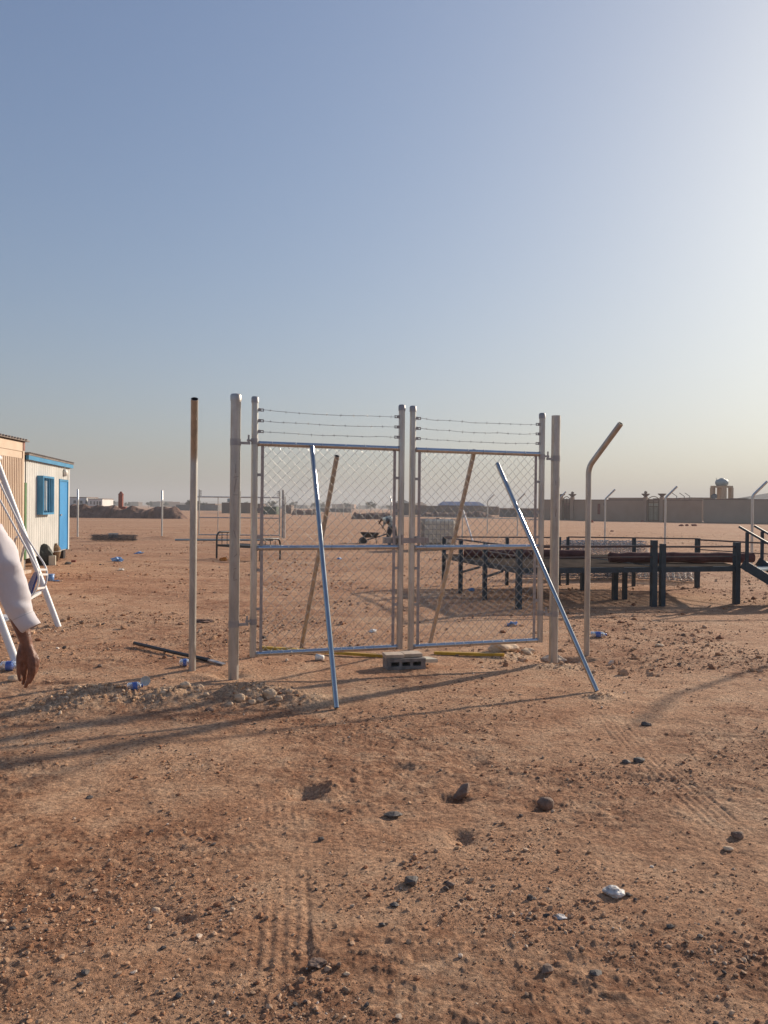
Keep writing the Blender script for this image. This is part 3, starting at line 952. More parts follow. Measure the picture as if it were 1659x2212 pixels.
# ================================================================== THINGS UNDER AND AROUND THE GATE
def gz(v, dz=0.0):
    return Vector((v.x, v.y, hz(v.x, v.y) + dz))
c = G(873, 1438)
ang = math.atan2(GD.y, GD.x) - 0.10
R_ = Matrix.Rotation(ang, 3, 'Z')
bz = hz(c.x, c.y) - 0.012
def blk():
    t = thing('concrete_block', 'grey hollow concrete block with three holes under the gate uprights', 'concrete block', (c.x, c.y, bz), ang)
    W, D, H = 0.40, 0.19, 0.118
    o = Vector((c.x, c.y, bz))
    mb = MB()
    cells = [(-0.115, 0.042), (-0.002, 0.042), (0.111, 0.042)]
    def b3(x0, x1, y0, y1, z0, z1):
        mb.box(o + R_ @ Vector(((x0 + x1) / 2, (y0 + y1) / 2, (z0 + z1) / 2)), (x1 - x0, y1 - y0, z1 - z0), ang)
    # bottom and top plates, back web, then the upright webs between the holes
    zl0, zl1 = 0.043, 0.087
    b3(-W/2, W/2, -D/2, D/2, 0, zl0); b3(-W/2, W/2, -D/2, D/2, zl1, H); b3(-W/2, W/2, D/2 - 0.03, D/2 - 0.002, zl0, zl1)
    xs = [-W/2] + [q for cx_, hw in cells for q in (cx_ - hw, cx_ + hw)] + [W/2]
    for k in range(0, len(xs), 2):
        b3(xs[k] + (0.002 if k == 0 else 0), xs[k + 1] - (0.002 if k == 6 else 0), -D/2 + 0.002, D/2 - 0.03, zl0, zl1)
    mb.build('block_body', M['concrete'], t)
blk()
for k, (dx, dy, lab) in enumerate([(-0.11, 0.02, 'pale paving brick lying on the left half of the hollow block'), (0.085, 0.045, 'pale paving brick lying on the right half of the hollow block')]):
    p = Vector((c.x, c.y, bz)) + R_ @ Vector((dx, dy, 0))
    o = MB().box((p.x, p.y, bz + 0.119 + 0.019), (0.192, 0.17, 0.037), ang + (0.03 if k else -0.02)).build('paving_brick', M['paver'], None, (p.x, p.y, bz + 0.119))
    tag(o, lab, 'brick', 'bricks on the block')
    md = o.modifiers.new('bevel', 'BEVEL'); md.width = 0.005; md.segments = 2
p = Vector((c.x, c.y, 0)) + R_ @ Vector((0.245, 0.06, 0))
o = MB().prism([(p.x - 0.09, p.y - 0.06), (p.x + 0.12, p.y - 0.03), (p.x + 0.04, p.y + 0.10), (p.x - 0.10, p.y + 0.10)], 0.02, 0.055).build('cream_tile', M['slab'], None, (p.x, p.y, 0.02))
tag(o, 'flat cream stone tile sticking out right of the hollow block', 'tile')

def ground_bar(name, pts_px, w, h, mat, label, cat, lift=0.0, group=None, round_=False):
    pts = [gz(G(*q), h / 2 + lift) for q in pts_px]
    mb = MB()
    if round_:
        mb.tube(pts, w / 2, 12)
    else:
        for a, b in zip(pts, pts[1:]): mb.bar(a, b, w, h)
    o = mb.build(name, M[mat], None, tuple(pts[0]))
    return tag(o, label, cat, group)
ground_bar('yellow_bar', [(560, 1404), (845, 1417)], 0.045, 0.03, 'yellow', 'yellow metal bar lying behind the left leaf bottom rail', 'metal bar', 0.0, 'yellow bars on the ground')
ground_bar('yellow_bar', [(938, 1409), (1089, 1417)], 0.045, 0.03, 'yellow', 'yellow metal bar lying below the right leaf bottom rail', 'metal bar', 0.0, 'yellow bars on the ground')
t = thing('black_pole', 'black metal pole lying on the ground behind the left fence pole', 'pole', tuple(gz(G(290, 1402))))
q = [gz(G(290, 1402), 0.035), gz(G(372, 1420), 0.03), gz(G(452, 1436), 0.02)]
MB().tube(q, 0.019, 12).build('shaft', M['black'], t)
e0, e1 = q[-1], gz(G(484, 1442), 0.012)
MB().bar(e0, e1, 0.05, 0.012).build('flattened_end', M['flat'], t)
# steel hook and the lump of concrete behind the right leaf
hc = gz(G(1074, 1402), 0.0)
ring = [hc + Vector((math.cos(a) * 0.045, math.sin(a) * 0.02, 0.045 + math.sin(a) * 0.045)) for a in [k * math.pi / 9 - 0.3 for k in range(11)]]
o = MB().tube(ring, 0.012, 10).build('curved_pipe_piece', M['rail'], None, tuple(hc))
tag(o, 'small curved shiny pipe piece behind the right leaf bottom rail', 'pipe piece')
def hull_rock(c, size, seed, rot=0.0, tilt=None, n=22):
    import bmesh
    rn = random.Random(seed)
    bm = bmesh.new()
    for _ in range(n):
        v = Vector((rn.gauss(0, 1), rn.gauss(0, 1), rn.gauss(0, 1))).normalized() * rn.uniform(0.82, 1.05)
        bm.verts.new(v)
    bmesh.ops.convex_hull(bm, input=bm.verts)
    bmesh.ops.subdivide_edges(bm, edges=bm.edges, cuts=2, use_grid_fill=True, smooth=0.12)
    bmesh.ops.triangulate(bm, faces=bm.faces)
    R = Matrix.Rotation(rot, 3, 'Z')
    if tilt is not None: R = R @ Matrix.Rotation(tilt, 3, 'Y')
    vs = []
    for q in bm.verts:
        q.index = len(vs)
        p = q.co * (1 + 0.07 * mnoise.noise(q.co * 3.1 + Vector((seed, 0, 0))))
        vs.append(R @ Vector((p.x * size[0], p.y * size[1], p.z * size[2])) + Vector(c))
    fs = [tuple(v.index for v in f.verts) for f in bm.faces]
    used = sorted({i for f in fs for i in f}); mp = {i: k for k, i in enumerate(used)}
    vs = [vs[i] for i in used]; fs = [tuple(mp[i] for i in f) for f in fs]
    bm.free()
    return MB().add(vs, fs, False)
def stone(px, py, w, hfac, mat, label, seed, rot=0.0, name='stone', cat='stone', amp=0.2, d=0.8, sink=0.25, group=None):
    p = G(px, py)
    s_ = w * p.y / FPX / 2
    z = hz(p.x, p.y)
    if mat in ('rockdark', 'rockbrown') and name == 'stone' and amp > 0.1:
        o = hull_rock((p.x, p.y, z + s_ * hfac * (1 - sink * 2)), (s_ * 1.1, s_ * d * 1.1, s_ * hfac * 1.1), seed, rot).build(name, M[mat], None, (p.x, p.y, z))
    else:
        o = MB().blob((p.x, p.y, z + s_ * hfac * (1 - sink * 2) ), (s_, s_ * d, s_ * hfac), seed, 3, amp, rot, 1.3).build(name, M[mat], None, (p.x, p.y, z))
    return tag(o, label, cat, group)
stone(1085, 1408, 62, 0.42, 'rockpale', 'lump of pale broken concrete below the right leaf', 3, 0.2, 'concrete_lump', 'concrete lump')
stone(1140, 1409, 34, 0.5, 'rockpale', 'pale rubble lump beside the right gate post hole', 5, 0.2)
stone(1195, 1414, 50, 0.45, 'paver', 'brown concrete footing lump at the right gate post', 9, 0.1, 'footing_lump', 'concrete lump', d=0.5)
stone(1425, 1397, 18, 0.6, 'rockpale', 'pale lump right of the right bent pole', 12)
p = G(1000, 1712); z = hz(p.x, p.y)
o = hull_rock((p.x, p.y, z + 0.028), (0.068, 0.045, 0.030), 17, 0.35, -0.75).build('stone', M['rockbrown'], None, (p.x, p.y, z))
tag(o, 'large dark brown slab stone tilted up out of its hole', 'stone')
stone(1178, 1740, 36, 0.82, 'rockbrown', 'round brown stone with dark streak sitting in the red soil', 21, amp=0.08)
stone(1326, 1930, 48, 0.42, 'quartz', 'large white quartz stone with grey hollow', 25, 0.3, amp=0.2)
stone(888, 1910, 36, 0.6, 'rockdark', 'dark grey pointed stone among the gravel', 31, amp=0.3)
stone(850, 1757, 40, 0.3, 'rockdark', 'flat dark stone in front of the large brown slab stone', 33, 0.1, amp=0.3)
stone(973, 1914, 22, 0.7, 'rockbrown', 'small dark triangular stone right of the pointed stone', 37, amp=0.3)
stone(1181, 2098, 32, 0.6, 'rockbrown', 'pinkish brown stone near the bottom of the photo', 41, 0.7, amp=0.12)
stone(336, 1957, 20, 0.75, 'rockpale', 'pale round stone beside a small pit on the left', 43, amp=0.1)
stone(1396, 1562, 24, 0.5, 'rockdark', 'dark blocky stone at the end of the slanting pole shadow', 47)
stone(1380, 1640, 26, 0.5, 'rockdark', 'dark rounded stone behind the little ridge on the right', 51, amp=0.12)
stone(1352, 1642, 20, 0.5, 'rockdark', 'dark stone touching the rounded one on the right', 53)
stone(1593, 1806, 28, 0.6, 'rockbrown', 'brown block shaped stone near the right edge', 57)
stone(1573, 1832, 22, 0.45, 'rockpale', 'smooth pale brown pebble below the block shaped stone', 59, amp=0.08)
stone(693, 1811, 14, 0.8, 'rockdark', 'small black stone left of the smooth footprint', 61)
stone(193, 1718, 20, 0.4, 'rockdark', 'flat grey stone far left on smooth soil', 63, amp=0.12)
stone(1288, 2104, 30, 0.35, 'rockdark', 'broken grey flat stone at the lower right', 67)
stone(1210, 1978, 24, 0.25, 'quartz', 'whitish flat flake above the quartz stone', 69, amp=0.3)
stone(1145, 1941, 16, 0.9, 'rockdark', 'upright dark stone left of the quartz stone', 71)
stone(749, 2105, 14, 0.5, 'rockpale', 'pale pebble at the bottom beside a soil clump', 73)
stone(682, 2088, 36, 0.4, 'rockbrown', 'reddish crumbly soil clump at the bottom', 75, name='soil_clump', cat='soil clump', amp=0.35)
stone(852, 1955, 20, 0.45, 'rockdark', 'grey stone below the pointed stone', 77)
stone(825, 1998, 15, 0.6, 'rockdark', 'small grey stone lower left of the pointed stone', 79)
stone(386, 2155, 16, 0.8, 'rockdark', 'black stone with shadow at the lower left', 81)
stone(183, 2107, 20, 0.5, 'rockdark', 'grey stone near the bottom left corner', 83)
stone(1512, 2023, 14, 0.6, 'rockdark', 'small dark stone lower right of the quartz', 85)
stone(1447, 1998, 18, 0.6, 'rockdark', 'dark brown round stone right of the quartz', 87)
stone(30, 1474, 26, 0.6, 'rockpale', 'pale stone on the ground beneath the hand', 89, amp=0.15)
for k, (x, y, w) in enumerate([(518, 1516, 24), (545, 1520, 16), (583, 1512, 30), (602, 1516, 18), (497, 1522, 14), (562, 1517, 15), (625, 1508, 14)]):
    stone(x, y, w, 0.75, 'rockpale', ['round pale stone on the left of the mound front', 'small pale stone next to the round one on the mound', 'biggest pale boulder lump at the mound foot', 'pale stone right of the biggest mound lump', 'tiny pale stone left end of the mound front', 'small flat pale stone in the middle of the mound front', 'pale stone at the right end of the mound front'][k], 100 + k, group='stones on the mound by the left gate post', amp=0.14)
for k, (x, y, w) in enumerate([(400, 1500, 24), (431, 1497, 18), (446, 1510, 14), (352, 1512, 14)]):
    stone(x, y, w, 0.7, 'rockpale', ['pale stone in front of the left bent pole, largest there', 'pale stone between the left bent pole and gate post', 'small pale stone nearest the capped gate post', 'small pale stone right of the blue bottle'][k], 120 + k, group='stones in front of the left bent pole', amp=0.14)
stone(452, 1532, 20, 0.5, 'rockbrown', 'flat brown stone in front of the mound by the gate post', 131)
stone(440, 1346, 36, 0.22, 'berm', 'dark dirt lump on the ground beside the left gate post', 133, name='dirt_lump', cat='dirt lump', amp=0.4)

# litter
def bottle(px, py, L, rz, mat, label, r=0.032, cap='bottleblue', lift=0.0, clear=True):
    p = gz(G(px, py), r + lift)
    t = thing('plastic_bottle', label, 'bottle', (p.x, p.y, p.z - r), rz)
    ax = (math.cos(rz), math.sin(rz), 0.02)
    MB().lathe(p - Vector(ax) * L / 2, [(0.0005, 0), (r * 0.8, 0.002), (r, 0.012), (r, L * 0.2), (r * 0.93, L * 0.25), (r, L * 0.3), (r, L * 0.68), (r * 0.8, L * 0.8), (r * 0.42, L * 0.9), (r * 0.4, L * 0.93)], 14, ax).build('bottle_body', M['clearplastic'], t)
    MB().lathe(p - Vector(ax) * L / 2, [(r * 1.02, L * 0.32), (r * 1.02, L * 0.62)], 14, ax).build('label', M[mat], t)
    MB().lathe(p - Vector(ax) * L / 2, [(r * 0.46, L * 0.92), (r * 0.46, L), (0.0005, L + 0.001)], 12, ax).build('cap', M[cap], t)
    return t
bottle(291, 1499, 0.13, 0.5, 'bottleblue', 'crushed blue water bottle lying between the mounds', 0.036)
bottle(400, 1445, 0.11, 0.2, 'bottleblue', 'blue labelled bottle just behind the left bent pole', 0.036)
bottle(22, 1452, 0.17, 0.1, 'bottleblue', 'clear bottle with blue label below the white sleeve', 0.046)
bottle(1293, 1376, 0.20, -0.15, 'bottleblue', 'clear bottle lying to the right of the right bent pole', 0.036)
def bag(px, py, w, hf, mat, label, seed, name='plastic_bag', cat='plastic bag', group=None):
    p = G(px, py); s_ = w * p.y / FPX / 2; z = hz(p.x, p.y)
    o = MB().blob((p.x, p.y, z + s_ * hf * 0.6), (s_, s_ * 0.6, s_ * hf), seed, 3, 0.45, seed * 0.7, 1.9).build(name, M[mat], None, (p.x, p.y, z))
    return tag(o, label, cat, group)
bag(254, 1213, 27, 0.42, 'bluebag', 'bright blue plastic bag on bare ground to the left', 201)
bag(300, 1197, 16, 0.3, 'bluebag', 'faint small blue plastic scrap beyond the bright blue bag', 203)
bag(262, 1232, 18, 0.3, 'whiteplastic', 'white torn wrapper in front of the bright blue bag', 205, 'torn_wrapper', 'wrapper')
bag(1107, 1352, 22, 0.45, 'bluebag', 'pale blue bag seen through the right leaf mesh', 207)
bag(807, 1361, 20, 0.35, 'whiteplastic', 'white and blue wrapper seen through the left leaf mesh', 209, 'torn_wrapper', 'wrapper')
bag(1018, 1278, 14, 0.5, 'bluebag', 'tiny blue and white wrapper beneath the platform', 211, 'torn_wrapper', 'wrapper')
bag(733, 1208, 14, 0.3, 'bluebag', 'small pale blue scrap between the leaning pipes', 213)
bag(482, 1210, 14, 0.7, 'orange', 'small orange bag beside the black bed leg', 215)
def cup(px, py, r, L, az, label, tilt=0.3):
    p = gz(G(px, py), r * 0.9)
    ax = Vector((math.cos(az), math.sin(az), tilt)).normalized()
    if L < 0.07: p.z += 0.03
    o = MB().lathe(p - ax * L / 2, [(0.0005, 0), (r * 0.72, 0.0), (r, L), (r * 0.97, L), (r * 0.70, 0.004), (0.0005, 0.004)], 18, ax).build('paper_cup', M['whiteplastic'], None, tuple(p))
    tag(o, label, 'cup')
cup(691, 1423, 0.036, 0.085, math.pi - 0.2, 'white cup lying under the left leaf bottom rail', 0.05)
cup(315, 1489, 0.042, 0.05, -1.45, 'white round cup standing on edge by the blue bottle', 0.25)

# ================================================================== BED, MESH ROLLS, FAR POLES
def make_bed():
    HL = Vector((-5.05, 23.6, 0)); w = Vector((0.54, 0.84, 0)).normalized() * 0.88; l = Vector((0.82, -0.57, 0)).normalized() * 1.8
    HR, FL, FRr = HL + w, HL + l, HL + w + l
    t = thing('bed_frame', 'black metal single bed frame standing on the sand', 'bed frame', tuple(HL))
    def end(a, b, H, name):
        n = (b - a).normalized(); r = 0.16; W = (b - a).length
        pts = [a, a + Vector((0, 0, H - r))]
        for k in range(1, 7):
            an = math.pi / 2 * k / 6
            pts.append(a + n * (r - r * math.cos(an)) + Vector((0, 0, H - r + r * math.sin(an))))
        for k in range(1, 7):
            an = math.pi / 2 * k / 6
            pts.append(a + n * (W - r + r * math.sin(an)) + Vector((0, 0, H - r + r * math.cos(an))))
        pts.append(b)
        e = MB().tube(pts, 0.03, 10).build(name, M['black'], t)
        for k in range(1, 4):
            q = a + n * W * k / 4
            MB().tube([q + Vector((0, 0, 0.42)), q + Vector((0, 0, H - 0.01))], 0.011, 8).build('spindle', M['black'], e)
    end(HL, HR, 0.80, 'headboard'); end(FL, FRr, 0.64, 'footboard')
    up = Vector((0, 0, 0.40))
    for a, b in ((HL, FL), (HR, FRr)):
        MB().bar(a + up, b + up, 0.035, 0.07).build('side_rail', M['black'], t)
    n = 13
    for k in range(n):
        a = HL + l * ((k + 0.7) / (n + 0.4)) + Vector((0, 0, 0.42))
        MB().bar(a, a + w, 0.05, 0.012).build('slat', M['black'], t)
make_bed()

def mesh_roll(px, py, L, R_, rz, mat, label, wires=22, r=0.004, layers=2, group=None, seed=0, c3=None, jit=0.06):
    p = gz(G(px, py), R_) if c3 is None else Vector(c3)
    d = Vector((math.cos(rz), math.sin(rz), 0)); sN = Vector((-d.y, d.x, 0)); uz = Vector((0, 0, 1))
    rn = random.Random(seed)
    mb = MB()
    for ly in range(layers):
        rr = R_ * (1 - 0.22 * ly)
        ends = [rn.uniform(-1, 1) for _ in range(wires)]
        for i in range(wires):
            pts = []
            n = int(L / 0.06)
            for j in range(n + 1):
                a = 2 * math.pi * (i + (0.5 if (j % 2) else -0.5) * 1.0 + 0.3 * ly) / wires
                rj = rr * (1 + jit * rn.uniform(-1, 1))
                x = (-L / 2 + L * j / n) * (1 + jit * 0.35 * ends[i])
                pts.append(p + d * x + (sN * math.cos(a) + uz * math.sin(a) * 0.92) * rj)
            mb.tube(pts, r, 3, caps=False)
    o = mb.build('wire_mesh_roll', M[mat], None, (p.x, p.y, p.z - R_))
    return tag(o, label, 'mesh roll', group)
M['darkwire'] = simple('dark_wire', (0.06, 0.075, 0.085), (0.12, 0.14, 0.15), 0.5, 0.5)
mesh_roll(246, 1169, 1.95, 0.15, 0.02, 'darkwire', 'dark grey rolled wire mesh lying on the far left sand', 30, 0.0035, 3, seed=1, jit=0.3)
mesh_roll(245, 1162, 0.45, 0.12, 0.1, 'tankgrey', 'small pale coil resting behind the dark mesh roll', 16, 0.006, 2, seed=2)
mesh_roll(0, 0, 2.0, 0.30, 0.05, 'wire', 'silver chain link roll standing highest behind the platform rails', 34, 0.007, 2, 'rolls of chain link behind the platform', 3, (5.1, 18.2, 0.60))
mesh_roll(0, 0, 2.1, 0.26, -0.1, 'wire', 'silver chain link roll on the ground, seen below the deck left', 30, 0.006, 2, 'rolls of chain link behind the platform', 4, (4.2, 17.8, 0.27))
mesh_roll(0, 0, 2.0, 0.27, -0.45, 'wire', 'silver chain link roll on the ground, below the deck right', 30, 0.006, 2, 'rolls of chain link behind the platform', 5, (6.1, 17.7, 0.28))
ground_bar('grey_pipe', [(378, 1168), (590, 1168)], 0.09, 0.08, 'tankgrey', 'long grey pipe lying on the sand before the far gate', 'pipe', round_=True)

far_labels = ['bent fence pole farthest away, seen through the right leaf', 'bent fence pole second farthest, right behind the leaning shiny pipe', 'bent fence pole half hidden by the right gate post', 'bent fence pole between the right bent pole and the bronze gate', 'bent fence pole just right of the larger bronze gate', 'bent fence pole at the right edge near the water tower']
far_pos = [(1053, 50), (1118, 45.5), (1204, 40.4), (1307, 35), (1437, 29.7), (1625, 23.8)]
for (x, Y), lab in zip(far_pos, far_labels):
    q = PD(x, 1120, Y)
    bent_pole('bent_pole', (q.x, Y), 2.07, (1, -0.1), math.radians(44), lab, r=0.04, mat='farpost', group='bent fence poles along the far right side', n=10, inside=False)
for x, Y, az, lab, bz_ in ((168, 38, (-.4, .92), 'straight looking fence pole beside the blue cabin door', 1.85), (350, 38.5, (-.29, .95), 'straight looking fence pole between the dark mesh roll and the far gate', 1.85), (845, 60, (-0.25, 1), 'far fence pole rising above the bending worker', 2.0)):
    q = PD(x, 1120, Y)
    bent_pole('bent_pole', (q.x, Y), bz_, az, math.radians(40), lab, r=0.045, mat='farpost', group='fence poles along the far side', n=10, inside=False)
cpole = PD(999, 1130, 38)
t = thing('braced_corner_pole', 'short white corner pole held by a slanting brace behind the right leaf', 'fence pole', (cpole.x, 38, hz(cpole.x, 38)))
MB().tube([Vector((cpole.x - 0.0, 38, -0.2)), Vector((cpole.x, 38, 1.55))], 0.03, 10).build('pole', M['farpost'], t)
MB().tube([Vector((cpole.x + 0.02, 37.95, 1.50)), Vector((cpole.x + 0.46, 37.5, 0.0))], 0.04, 10).build('brace', M['whitepaint'], t)

# second gate far off
def far_gate():
    Y = 39.0
    a = PD(430, 1120, Y); b = PD(604, 1120, Y)
    t = thing('far_double_gate', 'far double gate frame of thin grey tubes beyond the bed', 'gate', (a.x, Y, 0))
    def tb(p, q, r, nm='frame_tube', mt='frame'): return MB().tube([p, q], r, 10).build(nm, M[mt], t)
    V = lambda x, z: Vector((x, Y, z))
    W = b.x - a.x
    up = tb(V(a.x, 0.08), V(a.x, 2.40), 0.035)
    tb(V(b.x, 0.08), V(b.x, 2.34), 0.035)
    for z in (0.14, 1.0, 2.03):
        tb(V(a.x - 0.25, z) if z > 2 else V(a.x, z), V(b.x, z), 0.03)
    for k in (0.235, 0.49, 0.51, 0.76):
        tb(V(a.x + W * k, 0.1), V(a.x + W * k, 2.03 if k not in (0.49, 0.51) else 2.34), 0.022 if k not in (.49, .51) else 0.03)
    for x, s_ in ((a.x, 1), (b.x, -1)):
        for z in (2.12, 2.22, 2.32):
            MB().bar(V(x, z), V(x + s_ * 0.12, z), 0.02, 0.05).build('bracket', M['weld'], t)
    MB().tube([V(b.x + 0.16, -0.2), V(b.x + 0.16, 2.42)], 0.055, 12).build('post', M['weld'], t)
    MB().tube([V(b.x + 0.27, -0.2), V(b.x + 0.27, 2.05), V(b.x + 0.27, 2.1)], 0.035, 10).build('side_post', M['farpost'], t)
    MB().tube([V(a.x - 0.2, -0.2), V(a.x - 0.2, 2.05)], 0.035, 10).build('post', M['weld'], t)
far_gate()

# ================================================================== PLATFORM
def slats(poly, d, pitch, w, h, z, mb):
    d = Vector((d[0], d[1])).normalized(); n = Vector((-d.y, d.x))
    pr = [Vector(p[:2]).dot(n) for p in poly]
    t0 = min(pr) + pitch / 2
    while t0 < max(pr):
        hits = []
        for i in range(len(poly)):
            a, b = Vector(poly[i][:2]), Vector(poly[(i + 1) % len(poly)][:2])
            fa, fb = a.dot(n) - t0, b.dot(n) - t0
            if fa * fb < 0:
                q = a + (b - a) * (fa / (fa - fb)); hits.append(q.dot(d))
        if len(hits) >= 2:
            u0, u1 = min(hits), max(hits)
            A = n * t0 + d * u0; B = n * t0 + d * u1
            mb.bar((A.x, A.y, z), (B.x, B.y, z), w, h)
        t0 += pitch
    return mb
DZ = 0.66
def platform(name, poly, label, legs, rails, braces=(), leg_w=0.10):
    """legs: (x, y, top z, width); rails: (p, q, z0, z1, thickness)"""
    c0 = poly[0]
    t = thing(name, label, 'platform', (c0[0], c0[1], 0))
    n = len(poly)
    for i in range(n):
        a, b = poly[i], poly[(i + 1) % n]
        MB().bar((a[0], a[1], DZ - 0.05), (b[0], b[1], DZ - 0.05), 0.045, 0.085).build('edge_beam', M['darkblue'], t)
    mb = MB()
    slats(poly, (1, 0.12), 0.085, 0.035, 0.012, DZ - 0.004, mb)
    slats(poly, (-0.1, 1), 0.16, 0.03, 0.012, DZ - 0.018, mb)
    mb.build('deck_grating', M['deck'], t)
    for (x, y, zt, w) in legs:
        MB().bar((x, y, -0.06), (x, y, zt), w, w, side=(1, 0.2, 0)).build('leg', M['darkblue'], t)
    for (p, q, z0, z1, th) in rails:
        MB().bar((p[0], p[1], z0), (q[0], q[1], z1), th * 0.8, th * 0.65).build('handrail', M['bluerust'], t)
    for (p, z0, q, z1) in braces:
        MB().bar((p[0], p[1], z0), (q[0], q[1], z1), 0.035, 0.035).build('brace', M['darkblue'], t)
    return t
A_ = (2.16, 12.42); A1 = (1.77, 13.6); A2 = (1.44, 14.55); A3 = (1.23, 15.9)
E_ = (4.50, 12.98); F_ = (3.66, 16.3)
platform('steel_platform', [A_, E_, F_, A3], 'dark blue steel platform with braced legs behind the right leaf',
         [(A_[0], A_[1], 1.02, 0.085), (A1[0], A1[1], 1.0, 0.07), (A2[0], A2[1], 1.0, 0.068), (A3[0], A3[1], 1.02, 0.07), (E_[0] - 0.0, E_[1], 1.10, 0.088), (F_[0], F_[1], 1.02, 0.075), (3.88, 15.2, DZ - 0.1, 0.07), (4.13, 13.9, DZ - 0.1, 0.085), (2.55, 16.1, 1.02, 0.06)],
         [(A3, F_, 1.01, 1.01, 0.04), (A3, F_, 0.84, 0.84, 0.03), (A_, A3, 0.99, 1.0, 0.045), (A_, A3, 0.84, 0.86, 0.03), (A_, E_, 0.99, 1.0, 0.055), (A_, E_, 0.82, 0.82, 0.03)],
         [(A1, 0.40, (1.98, 12.95), 0.56), (A2, 0.40, (1.70, 13.8), 0.56)])
E2 = (4.66, 13.02); B_ = (6.06, 13.38); H_ = (6.48, 16.1); F2 = (3.86, 16.34)
platform('steel_platform', [E2, B_, H_, F2], 'dark blue steel platform carrying the long carpet, beside the stairs',
         [(E2[0], E2[1], 1.04, 0.080), (B_[0], B_[1], 1.06, 0.092), (H_[0], H_[1], 1.03, 0.08), (F2[0], F2[1], 1.02, 0.05), (4.32, 13.95, DZ - 0.1, 0.07), (5.2, 16.2, 1.02, 0.06)],
         [(E2, B_, 0.99, 0.99, 0.045), (E2, B_, 0.82, 0.82, 0.03), (F2, H_, 1.02, 1.02, 0.04), (F2, H_, 0.84, 0.84, 0.03), (H_, (7.6, 13.9), 1.0, 1.0, 0.045), (H_, (7.6, 13.9), 0.80, 0.80, 0.03)])
t = thing('steel_stairs', 'dark blue steel stairs with a slanting handrail at the right edge', 'stairs', (6.2, 13.3, 0))
top = Vector((6.13, 13.32, 0.70)); bot = Vector((7.05, 12.55, 0.0)); dd = bot - top
sd_ = Vector((0.62, 0.74, 0)).normalized() * 0.95
for s_ in (Vector((0, 0, 0)), sd_):
    MB().bar(top + s_, bot + s_, 0.045, 0.15).build('stringer', M['darkblue'], t)
    MB().bar(top + s_ + Vector((0, 0, 0.60)) - dd * 0.05, bot + s_ + Vector((0, 0, 0.60)), 0.05, 0.035).build('handrail', M['darkblue'], t)
    for u in (0.06, 0.9):
        q = top + s_ + dd * u
        MB().bar(q, q + Vector((0, 0, 0.58)), 0.045, 0.045).build('rail_post', M['darkblue'], t)
for k in range(4):
    q = top + dd * ((k + 0.6) / 4.3)
    MB().box(q + sd_ / 2, (0.28, 0.93, 0.03), math.atan2(sd_.y, sd_.x) - math.pi / 2).build('step', M['tankgrey'], t)
# carpets lying on the decks
def carpet(p, q, r, label, seed):
    p, q = Vector(p), Vector(q)
    rn = random.Random(seed)
    n = 16
    pts = [p + (q - p) * (k / n) + Vector((0, rn.uniform(-0.012, 0.012), rn.uniform(-0.008, 0.008))) for k in range(n + 1)]
    mb = MB().tube(pts, r, 16, radii=[r * rn.uniform(0.92, 1.06) for _ in pts])
    # spiral edge at both ends
    d = (q - p).normalized(); u, v = frame_of(d)
    for e, s_ in ((p, -1), (q, 1)):
        sp_ = [e + d * s_ * 0.004 + (u * math.cos(a) + v * math.sin(a)) * r * (0.15 + 0.8 * a / (6 * math.pi)) for a in [k * math.pi / 6 for k in range(1, 36)]]
        mb.tube(sp_, 0.008, 4)
    o = mb.build('rolled_carpet', M['carpet'], None, tuple(p - Vector((0, 0, r))))
    tag(o, label, 'carpet', 'maroon carpets rolled up on the platforms')
carpet((1.55, 14.9, 0.745), (3.95, 14.95, 0.745), 0.082, 'maroon rolled carpet on the left platform, behind the right leaf', 1)
carpet((4.02, 13.85, 0.755), (6.65, 14.05, 0.765), 0.09, 'longest maroon rolled carpet, reaching past the deck near the stairs', 2)

# ================================================================== CABINS
def plane_uz(px, py, S, d):
    n = Vector((d.y, -d.x, 0))
    r = ray(px, py); c0 = Vector((0, 0, CAM_H))
    tt = (S - c0).dot(n) / r.dot(n)
    q = c0 + r * tt
    return (q - S).dot(d), q.z
def corrugated(mb, P, d, n, u0, u1, z0, z1, pitch=0.10, dep=0.018):
    """ribbed sheet along d, ribs stand out along n"""
    prof = []
    u = u0
    while u < u1 - 1e-6:
        for (a, b) in ((0, 0), (0.45, 0), (0.55, 1), (0.9, 1)):
            if u + a * pitch <= u1: prof.append((u + a * pitch, b * dep))
        u += pitch
    prof.append((u1, 0))
    vs = []
    for (a, b) in prof:
        for z in (z0, z1):
            q = P + d * a + n * b; vs.append((q.x, q.y, z))
    fs = [(2 * i, 2 * i + 2, 2 * i + 3, 2 * i + 1) for i in range(len(prof) - 1)]
    mb.add(vs, fs)
    return mb
def obb(mb, P, d, n, u0, u1, v0, v1, z0, z1):
    q = P + d * ((u0 + u1) / 2) + n * ((v0 + v1) / 2)
    rz = math.atan2(d.y, d.x)
    return mb.box((q.x, q.y, (z0 + z1) / 2), (abs(u1 - u0), abs(v1 - v0), abs(z1 - z0)), rz)
S2 = Vector((-8.60, 18.62, 0)); E2c = Vector((-9.32, 23.05, 0))
d2 = (E2c - S2).normalized(); n2 = Vector((d2.y, -d2.x, 0))
L2 = (E2c - S2).length
zb2, zt2 = 0.27, 2.66
t = thing('portable_cabin', 'off white ribbed cabin with blue door, window grille and blue roof trim', 'cabin', tuple(S2))
mb = MB(); obb(mb, S2, d2, n2, 0, L2, -2.4, -0.02, zb2, zt2)
mb.build('shell', M['cabinwhite'], t)
u0d, _ = plane_uz(127, 1110, S2, d2); u1d, _ = plane_uz(144.5, 1110, S2, d2)
_, zd = plane_uz(136, 1040, S2, d2)
mb = MB()
corrugated(mb, S2, d2, n2, 0.16, u0d - 0.03, zb2, zt2, 0.2, 0.011)
